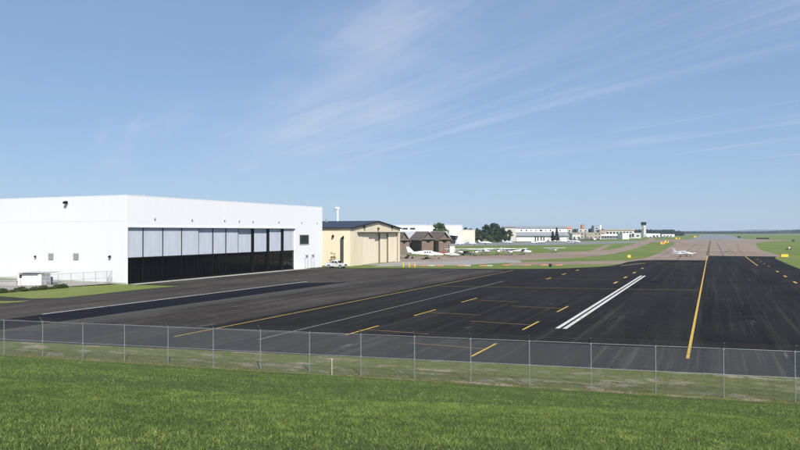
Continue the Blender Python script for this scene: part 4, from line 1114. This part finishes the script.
# long white building behind the brown hangars
e, d, h_ = block('long_white_building', 'long white building with strip windows showing above the brown hangars', 388, 462, 243.2, 224.9, 30, 0, 'white', 'white_trim', d=470,
      wins=((402.6, 407.8, 9.4, 10.7), (410.0, 415.2, 9.4, 10.7)))
for k in range(9): MB().box(-25 + 5.2*k, -24.4 + 5.2*k, 2, 2.6, h_, h_ + .5).build('roof_vent', M['grey'], e)
MB().tube((6.5, 3, h_), (6.5, 3, h_ + 3), .08, n=6).build('mast', M['grey'], e)
for k in range(16): MB().box(-26.3 + 3.3*k, -26.15 + 3.3*k, -.06, 0, 6.5, h_ - .4).build('wall_rib', M['white_trim'], e)
# cream hangar with slanted canopy wall
e, d, h_ = block('cream_hangar', 'cream hangar with slanting white side and shaded glass front', 449, 475, 244.0, 229.7, 26, 0, 'cream', 'white_trim')
MB().box(-8.2, -4.2, -.12, 0, 0.2, 5.2).build('glazing', M['pane'], e)
MB().prism([(-4.6, 0), (-.8, 0), (-.8, 5.6), (-8.2, 6.3), (-8.2, 5.7), (-2.6, 5.2)], 'y', -3.0, -.13).build('canopy', M['white'], e)
MB().box(.6, 4.4, -.1, 0, .1, 3.0).build('roller_door', M['offwhite'], e)
# long gabled hangar with windows
e, d, h_ = block('long_gabled_hangar', 'long white hangar with a row of small dark windows and grey lean-to roof', 514, 566.5, 241.2, 227.9, 34, R(-6), 'white', 'mid_grey', gable=1.6, d=560,
      wins=[(a, b, 6.6 + 1.7, 9.6) for a, b in ((520.8, 522.2), (525.8, 527.3), (530.8, 531.8), (535.6, 536.6), (539.6, 542.4), (545.2, 546.0), (549.6, 551.0), (559.0, 560.2))])
MB().prism([(-12, 4.1), (0.0, 7.4), (0, 7.7), (-12.6, 4.35)], 'x', -22.5, 22.4).build('lean_to_roof', M['mid_grey'], e)
MB().box(-20.5, 21.5, -11.4, -.2, 0, 4.0).build('lean_to_wall', M['white'], e)
for a in (-5.6, -3.6, -.9, 1.2): MB().box(a, a + 1.0, -11.5, -11.4, .1, 3.6).build('lean_to_door', M['dark'], e)
for a in (4.6, 9.4, 13.5): MB().box(a, a + 2.2, -11.5, -11.4, .2, 3.4).build('lean_to_panel', M['offwhite'], e)
e, d, h_ = block('grey_annex', 'pale grey gabled annex at the left end of the long white hangar', 503.5, 516, 241.6, 227.0, 20, R(-6), 'offwhite', 'mid_grey', d=545, gable=1.0, wins=((508.8, 509.8, 4.0, 5.0), (512.5, 513.6, 4.6, 5.6)))
# town behind the jet
town = [('red_roofed_house', 'small white house under a reddish roof at the left edge of the town', 567.5, 572, 237.2, 228.2, 10, 'offwhite', 'terracotta', 760, 2.0),
        ('orange_tower', 'narrow orange brick tower standing over the town roofs', 581.7, 584.4, 236.8, 224.6, 6, 'terracotta', 'terracotta', 900, 0),
        ('town_house', 'pale house below the orange brick tower', 578.5, 588, 237.2, 228.8, 14, 'offwhite', 'mid_grey', 830, 0),
        ('town_house', 'long sandy building low in the town', 570, 601, 238.6, 232.2, 14, 'tan_roof', 'shingle_light', 700, 0),
        ('grey_block', 'tall grey office block with a white stair shaft at the right of the town', 594, 599.4, 237.4, 225.6, 9, 'bluegrey', 'mid_grey', 850, 0),
        ('town_house', 'white flat-roofed shop in front of the sandy building', 572, 581, 239.0, 233.8, 10, 'offwhite', 'mid_grey', 640, 0),
        ('town_house', 'pinkish house at the right end of the parked cars', 586, 593, 239.0, 233.6, 10, 'tan_roof', 'offwhite', 640, 0),
        ('town_house', 'brown-roofed house with dark windows beside the grey office block', 599.6, 606, 238.0, 229.8, 10, 'tan_roof', 'shingle', 780, 0)]
for nm, lb, a, b, pb, pt, dp, ma, ro, dd, gb in town:
    hh = H + (HY - pt) * dd / F; n = max(1, int((b - a) / 3.4))
    wns = [(a + (b - a) * (k + .25) / n, a + (b - a) * (k + .70) / n, z, z + 1.5) for k in range(n) for z in np.arange(1.4, hh - 2.4, 3.3)] if b - a > 4 else []
    e, d, h_ = block(nm, lb, a, b, pb, pt, dp, R(random.uniform(-12, 12)), ma, ro, d=dd, gable=gb, wins=wns)
    if nm == 'grey_block': MB().box(3.6, 5.6, -1.0, 3, 0, h_ + .6).build('stair_shaft', M['white'], e)
ORD = 'first second third fourth fifth sixth seventh eighth ninth tenth eleventh twelfth thirteenth'.split()
for k in range(13):
    px = 571.5 + 2.6*k + random.uniform(-.4, .4); x, y = at_d(px, random.uniform(600, 622))
    cm = [M['car_dark'], M['white'], M['grey'], M['red'], M['blue']][[0,0,2,0,4,0,0,4,0,1,0,2,0][k]]
    if px < 602: car(ORD[k] + ' parked car from the left in the row behind the business jet', x, y, YAW + R(random.choice((80, 95, 270))), cm, k % 4 == 3, 'cars parked before the town')
# terminal buildings
block('terminal_building', 'long sandy-roofed terminal building left of the control tower', 604, 634.4, 238.4, 229.2, 24, R(3), 'cream', 'tan_roof', d=860, lip=.8, wins=[(606 + 3.4*k, 608.4 + 3.4*k, 5.0, 7.6) for k in range(8)])
block('terminal_wing', 'low grey wing with glass front below the sandy-roofed terminal', 600.5, 618.5, 239.2, 234.2, 16, R(2), 'bluegrey', 'white', d=720, lip=.8, wins=[(601.5 + 2.8*k, 603.8 + 2.8*k, .8, 3.4) for k in range(6)])
e, d, h_ = block('white_gabled_hall', 'bright white slanted hall in front of the terminal', 622.5, 629, 239.4, 233.2, 14, R(4), 'white', 'white', d=690)
block('terminal_hall', 'grey hall with dark blue panels between white hall and tower', 628.6, 641, 238.6, 233.0, 16, R(2), 'offwhite', 'white', d=780, wins=((629.2, 631, 1.0, 5.0), (631.6, 634, 1.5, 5.5), (636.6, 639, 2.0, 4.0)))
block('white_low_hangar', 'long low white hangar right of the control tower', 645, 660, 237.0, 233.6, 20, 0, 'white', 'white', d=960, wins=[(646 + 3.4*k, 648 + 3.4*k, .4, 2.6) for k in range(4)])
block('white_far_hangar', 'low white hangar furthest right before the dark wood', 662, 674.5, 236.8, 234.2, 18, 0, 'white', 'white_trim', d=1010, wins=[(663.5 + 3.2*k, 665.5 + 3.2*k, .4, 2.2) for k in range(3)])
for k in range(7):
    x, y = at_d(646.5 + 4.0*k, 900 - 4*k); car(ORD[k] + ' car from the left in front of the low white hangars', x, y, YAW + R(85), M['car_dark'] if k % 3 else M['grey'], False, 'cars before the low white hangars')
# control tower
TDp = 960.0; x, y = at_d(643.6, TDp); m_ = TDp / F
ct = empty('control_tower', (x, y, 0), YAW + R(35), 'white airport control tower with dark glazed cab above the terminal', 'control tower')
zt = lambda py: H + (HY - py) * m_
oct_ = lambda r, z: [(r*math.cos(R(22.5 + 45*k)), r*math.sin(R(22.5 + 45*k)), z) for k in range(8)]
MB().box(-2.1, 2.1, -2.1, 2.1, 0, zt(225.4)).build('shaft', M['white'], ct)
MB().box(-3.6, 1.6, -2.9, -2.11, 0, zt(226.5)).build('stair_shaft', M['offwhite'], ct)
MB().loft([oct_(3.0, zt(225.4)), oct_(3.6, zt(225.0))]).build('gallery', M['grey'], ct)
cabg = MB().loft([oct_(3.1, zt(225.0)), oct_(3.9, zt(222.9))]).build('cab', M['pane'], ct)
for k in range(8):
    a, b = oct_(3.15, zt(225.0))[k], oct_(3.95, zt(222.9))[k]; MB().tube(a, b, .14, n=5).build('mullion', M['dark'], cabg)
MB().loft([oct_(4.2, zt(222.9)), oct_(4.2, zt(222.4)), oct_(2.5, zt(222.1))]).build('cab_roof', M['dark'], ct)
MB().tube((0, 0, zt(222.1)), (0, 0, zt(220.4)), .12, .05, n=6).build('antenna', M['grey'], ct)
MB().box(-5, 8, -8, -3, 0, 4.0).build('base_building', M['white'], ct)
# wind turbine
x, y = at_d(337.7, 1180.0)
wt = empty('wind_turbine', (x, y, 0), YAW + R(-58), 'white wind turbine rising behind the dark roof of the tan hangar', 'wind turbine')
hz2 = H + (HY - 208.2) * 1180 / F
MB().loft([[(2.1*math.cos(2*math.pi*i/16), 2.1*math.sin(2*math.pi*i/16), 0) for i in range(16)], [(1.5*math.cos(2*math.pi*i/16), 1.5*math.sin(2*math.pi*i/16), hz2) for i in range(16)]]).build('mast', M['white'], wt, smooth=True)
MB().loft([[(-1.3, 3.4, hz2 - .6), (1.3, 3.4, hz2 - .6), (1.3, 3.4, hz2 + 1.6), (-1.3, 3.4, hz2 + 1.6)], [(-1.5, -1, hz2 - .9), (1.5, -1, hz2 - .9), (1.5, -1, hz2 + 2), (-1.5, -1, hz2 + 2)], [(-1, -3.4, hz2 - .4), (1, -3.4, hz2 - .4), (1, -3.4, hz2 + 1.2), (-1, -3.4, hz2 + 1.2)]]).build('nacelle', M['white'], wt, bevel=.2)
rt = empty('rotor', (0, -4.2, hz2 + .4)); rt.parent = wt
MB().loft([[(1.1*math.cos(2*math.pi*i/10)*q, yy_, 1.1*math.sin(2*math.pi*i/10)*q) for i in range(10)] for yy_, q in ((.8, 1), (-.4, .9), (-1.3, .2))]).build('hub', M['white'], rt, smooth=True)
for k in range(3):
    a = R(97 + 120*k); rot = lambda x_, z_: (x_*math.sin(a) + z_*math.cos(a), z_*math.sin(a) - x_*math.cos(a))
    rings = []
    for z_, c_, t_ in ((.8, .5, .45), (3.5, .95, .35), (9, .6, .2), (17, .15, .08)):
        rings.append([(rot(u_, z_)[0], v_, rot(u_, z_)[1]) for u_, v_ in ((-c_, 0), (0, -t_), (c_, 0), (0, t_))])
    MB().loft(rings).build('blade', M['white'], rt, smooth=True)

# ------------------------------------------------------------------ trees
deep = ((.018, .033, .012), (.056, .082, .026)); mid = ((.033, .052, .018), (.09, .115, .040))
def T(label, px, d, py_top, wpx, seed, cols=deep, name='leafy_tree', **kw):
    x, y = at_d(px, d); h = H + (HY - py_top) * d / F
    return tree(name, label, x, y, h, wpx * d / F, seed, cols[0], cols[1], **kw)
T('round light green tree in front of the long white building', 439.5, 420, 221.2, 14.5, 1, ((.06, .09, .03), (.15, .18, .07)), n=46, per=90)
T('low round dark tree right of the cream hangar', 468.3, 455, 232.6, 9.5, 2, n=30)
T('dark tree in the gap between the low round tree and the big one', 477.5, 500, 229.0, 9, 3, n=30)
T('biggest dark tree, tallest of the clump before the gabled hangar', 494.5, 520, 222.0, 14, 4, n=50, per=90)
T('broad dark tree on the left flank of the biggest tree', 486.5, 515, 223.8, 12, 5, n=44, per=90)
T('half-round tree on the right flank of the biggest tree', 502.5, 505, 226.6, 9, 6, n=34)
T('lower tree touching the grey annex wall', 508.5, 495, 229.4, 8, 7, mid, n=30)
T('small tree filling the front of the dark clump', 482.0, 490, 230.2, 8, 8, n=26)
for k_, (px_t, w_t, tp_) in enumerate(((474, 6, 235.5), (479.5, 7, 234.5), (498, 8, 234), (505, 6, 235), (490, 8, 234.5))):
    T('low shrub, %s from the left at the foot of the dark tree clump' % ['first', 'second', 'fourth', 'fifth', 'third'][k_], px_t, 478, tp_, w_t, 100 + k_, mid, 'shrub', n=26, per=60)
T('tall dark conifer, taller of the pair before the gabled hangar', 556.8, 535, 227.6, 5.4, 9, ((.012, .024, .010), (.034, .055, .02)), 'conifer', n=60, per=40, leaf=.45, conifer=True)
T('shorter dark conifer left of the taller one', 552.6, 540, 231.0, 5.4, 10, ((.012, .024, .010), (.034, .055, .02)), 'conifer', n=52, per=40, leaf=.45, conifer=True)
T('small tree top behind the grey annex roof, left one', 505.2, 640, 224.6, 4, 12, n=16, leaf=.6)
T('small tree top behind the grey annex roof, right one', 510.0, 640, 224.9, 3.2, 13, n=16, leaf=.6)
for k, (px, top) in enumerate(((457, 226.8), (466, 226.6), (471, 226.9), (476, 226.4))):
    T(['rounded tree crown above the left end of the cream hangar', 'flat-topped tree crown above the middle of the cream hangar', 'small tree crown above the cream hangar, second from the clump', 'tree crown above the cream hangar next to the clump'][k], px, 640, top, 8, 20 + k, n=22, leaf=.7)
for k, (px, top) in enumerate(((569, 229.5), (576, 228.2), (589, 228.6), (591.5, 227.8), (602, 228.4), (586.5, 229.6))):
    T(['tree beside the red-roofed house', 'tree between the red-roofed house and the orange tower', 'left tree between the orange tower and the grey office block', 'tree directly left of the grey office block', 'tree directly right of the grey office block', 'small tree right below the orange tower'][k], px, 930, top, 6.5, 40 + k, n=22, per=50, leaf=.8)
def wood(name, label, px0, px1, d, top_fn, depth, step, cols, seed, leaf=1.1, per=60):
    g = np.random.default_rng(seed); C = []; Rr = []
    px = px0
    while px < px1:
        for row in range(3):
            dd = d + row * depth / 3 + g.uniform(-depth/8, depth/8); x, y = at_d(px + g.uniform(-1, 1), dd)
            h = (H + (HY - top_fn(px)) * d / F) * g.uniform(.80, 1.06)
            for q in range(4):
                r = h * g.uniform(.16, .28); C.append((x + g.normal()*h*.22, y + g.normal()*h*.22, max(r*.6, h*(q + .6)/4.4 - .1*r))); Rr.append(r)
        px += step * g.uniform(.7, 1.3)
    return tag(leaves(name, C, Rr, per, leaf, cols[0], cols[1], None, seed), label, 'wood', kind='stuff')
wood('far_wood', 'dark green wood behind the terminal and control tower', 596, 682.5, 1250, lambda p: 229.6 if p < 664 else 229.6 + max(0, (p - 674)) * .35, 60, 1.1, ((.016, .030, .012), (.042, .064, .024)), 60)
wood('distant_wood', 'thin line of distant trees beyond the runway end', 676, 775, 2300, lambda p: 231.7, 120, 1.2, ((.014, .026, .012), (.034, .050, .022)), 61, 2.4, 30)
wood('hill_wood', 'distant wooded rise at the right edge', 755, 830, 2600, lambda p: 231.9 - max(0, (p - 760)) * .060, 200, 1.0, ((.015, .028, .013), (.038, .054, .024)), 62, 2.8, 34)
wood('wood_beyond_hangars', 'distant trees hidden mostly behind the hangars', 380, 600, 1700, lambda p: 229.6, 100, 2.0, ((.02, .034, .014), (.05, .07, .028)), 63, 1.8, 30)
# distant hill ridge
mb = MB(); N = 120; top_ = []; bot_ = []
ridge = []
for k in range(N):
    px = -700 + 2400 * k / (N - 1); d = 7200.0
    x, y = at_d(px, d); z = 8 + 7*math.sin(k*.21) + 5*math.sin(k*.53 + 1) + (12 if px > 740 else 0)
    ridge.append([(x*.93, y*.93, -1), (x, y, max(6, z)), (x*1.12, y*1.12, -1)])
mb.add([p for r_ in ridge for p in r_], [(i*3+j, (i+1)*3+j, (i+1)*3+j+1, i*3+j+1) for i in range(N-1) for j in range(2)])
t = NT('wooded_hill'); nn = t.noise(t.coord(), .02, 5, .7)
hills = mb.build('hills', t.out(t.mix(t.rng(nn, .3, .7), (.025, .040, .018), (.055, .075, .032)), .95, 0, .1)); hills['kind'] = 'structure'

# ------------------------------------------------------------------ airfield furniture
def taxi_sign(label, px, py, wpx, hpx, rot=0.0, mark=None):
    x, y = gp(px, py); d = dep(x, y); w_ = wpx * d / F; h_ = max(.5, hpx * d / F)
    e = empty('taxiway_sign', (x, y, 0), YAW + rot, label, 'sign', 'yellow taxiway signs')
    MB().box(-w_/2, w_/2, -.12, .12, .22, .22 + h_).build('panel', M['yellow'], e, bevel=.02)
    MB().box(-w_/2 - .04, w_/2 + .04, -.16, .16, .22 + h_, .28 + h_).build('cap', M['grey'], e)
    for s in (-1, 1): MB().tube((s*w_*.36, 0, 0), (s*w_*.36, 0, .24), .05, n=6).build('leg', M['grey'], e)
    if mark: MB().box(-w_*.12, w_*.28, -.14, -.121, .22 + h_*.3, .22 + h_*.92).build('legend_panel', M[mark], e)
    return e
taxi_sign('nearest yellow taxiway sign on the grass wedge', 629, 258.3, 3.4, 2.6, R(8))
taxi_sign('yellow sign with dark red legend panel, left of the pair by the far taxiway', 662.6, 244.4, 4.4, 2.2, R(6), 'red')
taxi_sign('yellow sign with red legend panel, right of the pair', 666.8, 243.2, 3.4, 2.4, R(-20), 'red')
taxi_sign('farther yellow sign with dark legend panel left of the taxiway', 677.6, 239.3, 4.4, 1.6, R(6), 'dark')
taxi_sign('farthest tiny yellow sign at the runway end', 695, 237.3, 2.2, 1.0, 0)
taxi_sign('wide plain yellow sign on the grass right of the asphalt', 784.6, 257.6, 8.0, 2.6, R(12))
def dark_box(name, label, px, py, wpx, hpx, n=1):
    x, y = gp(px, py); d = dep(x, y); w_ = wpx * d / F; h_ = hpx * d / F
    e = empty(name, (x, y, 0), YAW, label, 'equipment')
    MB().box(-w_/2, w_/2, -.4, .4, .12, .12 + h_).build('cabinet', M['black'], e, bevel=.03)
    MB().box(-w_/2 - .04, w_/2 + .04, -.44, .44, .12 + h_, .17 + h_).build('lid', M['dark'], e)
    for s in (-1, 1): MB().box(s*w_*.4 - .06, s*w_*.4 + .06, -.3, .3, 0, .12).build('foot', M['grey'], e)
    for k in range(1, n): MB().box(-w_/2 + w_*k/n - .05, -w_/2 + w_*k/n + .05, -.47, -.4, .14, .1 + h_).build('rib', M['dark'], e)
    return e
dark_box('equipment_cabinet', 'small black cabinet on the grass strip behind the asphalt', 550.3, 267.2, 2.1, 2.5)
dark_box('blast_barrier', 'long low black barrier beyond the taxiway on the right', 762.8, 239.2, 12.5, 1.3, 9)
dark_box('equipment_cabinet', 'black cabinet by the far taxiway at the right edge', 793.4, 241.2, 1.8, 1.4)
dark_box('utility_vehicle_box', 'dark box-like unit at the right side of the runway end', 739, 238.0, 3.2, 1.6, 3)
x, y = gp(789, 249.8)
e = empty('approach_lamp', (x, y, 0), YAW, 'small white-topped lamp unit in the grass above the wide yellow sign', 'lamp')
MB().box(-1.4, .9, -.3, .3, .2, .5).build('housing', M['dark'], e); MB().box(-.2, .35, -.2, .2, .51, 1.1).build('lamp_head', M['white'], e)
for s in (-1, .6): MB().tube((s, 0, 0), (s, 0, .2), .05, n=6).build('leg', M['grey'], e)
for i, px in enumerate((403.4, 409.2, 414.8)):
    x, y = gp(px, 267.2); e = empty('bollard', (x, y, 0), 0, ['left', 'middle', 'right'][i] + ' one of three yellow bollards at the tan hangar corner', 'bollard', 'yellow bollards')
    MB().tube((0, 0, -.2), (0, 0, .82), .11, n=12).tube((0, 0, .82), (0, 0, .88), .11, .05, n=12).build('post', M['yellow'], e, smooth=True)
    MB().disc((0, 0, .02), 'z', .2, .05, 12).build('base_plate', M['grey'], e)
bars = (412.5, 424.5, 431.5, 439.5, 461, 467.5, 483, 489.5, 506, 526.5, 544, 558.5)
for i, px in enumerate(bars):
    orange = i not in (2, 5, 7)
    x, y = gp(px, 266.0 - (px > 500) * .6); L_ = 1.85 if orange else 1.5
    e = empty('barricade', (x, y, 0), YAW + R(random.uniform(-8, 8)), 'low %s barricade, %s of all from the left along the grass strip' % ('orange plastic' if orange else 'pale grey', ORD[i]), 'barricade', '%s barricades' % ('orange' if orange else 'pale grey'))
    MB().prism([(-.22, 0), (.22, 0), (.20, .10), (.12, .20), (-.12, .20), (-.20, .12)], 'x', -L_/2, L_/2).build('body', M['orange'] if orange else M['concrete'], e, bevel=.02)
    for s in (-1, 1): MB().tube((s*L_*.3, 0, .19), (s*L_*.3, 0, .24), .06, n=8).build('filler_cap', M['dark'], e)
# hut with flat canopy by the hangar end wall
hx0, hy0 = gp(29, 285.2)
e = empty('white_hut', (hx0, hy0, 0), YAW + R(6), 'low white hut with thin flat canopy roof at the hangar end wall', 'hut')
m1 = dep(hx0, hy0) / F
MB().box(-11.8*m1, 12.0*m1, 0, 3, 0, 11.2*m1).build('wall', M['white'], e)
MB().box(-10.6*m1, 22*m1, -.2, 3.2, 12.0*m1, 12.35*m1).build('canopy', M['grey'], e)
MB().prism([(-9*m1, 12.36*m1), (9*m1, 12.36*m1), (1*m1, 13.3*m1)], 'y', -.5, 2.5).build('canopy_ridge', M['louver'], e)
for px in (13, 17, 21.4): MB().tube((px*m1, -.4, 0), (px*m1, -.4, 12*m1), .04, n=6).build('canopy_post', M['louver'], e)
for zz in (4.5, 8.0): MB().box(13*m1, 21.4*m1, -.44, -.36, zz*m1, zz*m1 + .06).build('rail', M['louver'], e)
sx, sy = gp(20.6, 286.2); e = empty('notice_sign', (sx, sy, 0), YAW, 'small dark square notice on a thin post before the white hut', 'sign')
m1 = dep(sx, sy) / F
MB().tube((0, 0, 0), (0, 0, 8.8*m1), .035, n=6).build('post', M['grey'], e); MB().box(-1.3*m1, 1.3*m1, -.05, 0.0, 8.2*m1, 11.2*m1).build('plate', M['dark'], e)
sx, sy = gp(51.5, 284.8); e = empty('pump_post', (sx, sy, 0), YAW, 'slim dark blue post-like pump at the right end of the white hut', 'pump')
MB().box(-.16, .16, -.15, .15, 0, 1.05).build('cabinet', M['blue'], e, bevel=.02); MB().box(-.12, .12, -.12, .12, 1.05, 1.2).build('head', M['dark'], e)
MB().tube((.1, -.17, .9), (.1, -.22, .4), .03, n=6).build('hose', M['black'], e)
# low concrete wall beside the hut
sx, sy = gp(3, 285.6); e = empty('low_wall', (sx, sy, 0), YAW + R(4), 'low grey concrete wall left of the white hut', 'wall')
MB().box(-9, 1.9, 0, .3, 0, .62).build('base', M['concrete'], e); MB().box(-9.05, 1.95, -.06, .36, .62, .70).build('coping', M['louver'], e)
# a few parked cars and light poles in the middle distance
for px, py, c_, v_, lb in ((460, 244.6, 'white', True, 'white van parked in front of the cream hangar'), (468.5, 244.4, 'grey', False, 'grey car parked below the low round tree'), (472.4, 244.5, 'silver', True, 'silver van parked right of the grey car below the trees'), (534, 243.4, 'white', False, 'white car before the lean-to of the gabled hangar')):
    x, y = gp(px, py); car(lb, x, y, YAW + R(8), M[c_], v_)
for px, d, top, lb in ((561.5, 520, 233.5, 'slim grey lamp pole right of the taller conifer'), (427.8, 440, 220.8, 'thin grey pole above the long white building'), (613.8, 700, 230.4, 'slim lamp pole before the terminal wing'), (657, 880, 231.3, 'slim pole over the low white hangar')):
    x, y = at_d(px, d); h_ = H + (HY - top) * d / F
    e = empty('lamp_pole', (x, y, 0), YAW, lb, 'lamp pole')
    MB().tube((0, 0, 0), (0, 0, h_), .14, .08, n=8).build('pole', M['grey'], e); MB().box(-.1, 1.2, -.15, .15, h_, h_ + .15).build('lamp_head', M['grey'], e)

# ------------------------------------------------------------------ haze
HB = 8990.0
mb = MB().box(-HB, HB, -HB, HB, -1.5, 95)
hm = bpy.data.materials.new('haze_air'); hm.use_nodes = True
hn = hm.node_tree.nodes; hn.clear()
pv = hn.new('ShaderNodeVolumePrincipled'); pv.inputs['Color'].default_value = (0.66, 0.82, 1.0, 1); pv.inputs['Density'].default_value = 0.00012
pv.inputs['Density Attribute'].default_value = ''; pv.inputs['Anisotropy'].default_value = 0.0
ho = hn.new('ShaderNodeOutputMaterial'); hm.node_tree.links.new(pv.outputs[0], ho.inputs['Volume'])
haze = mb.build('haze', hm); haze['kind'] = 'stuff'
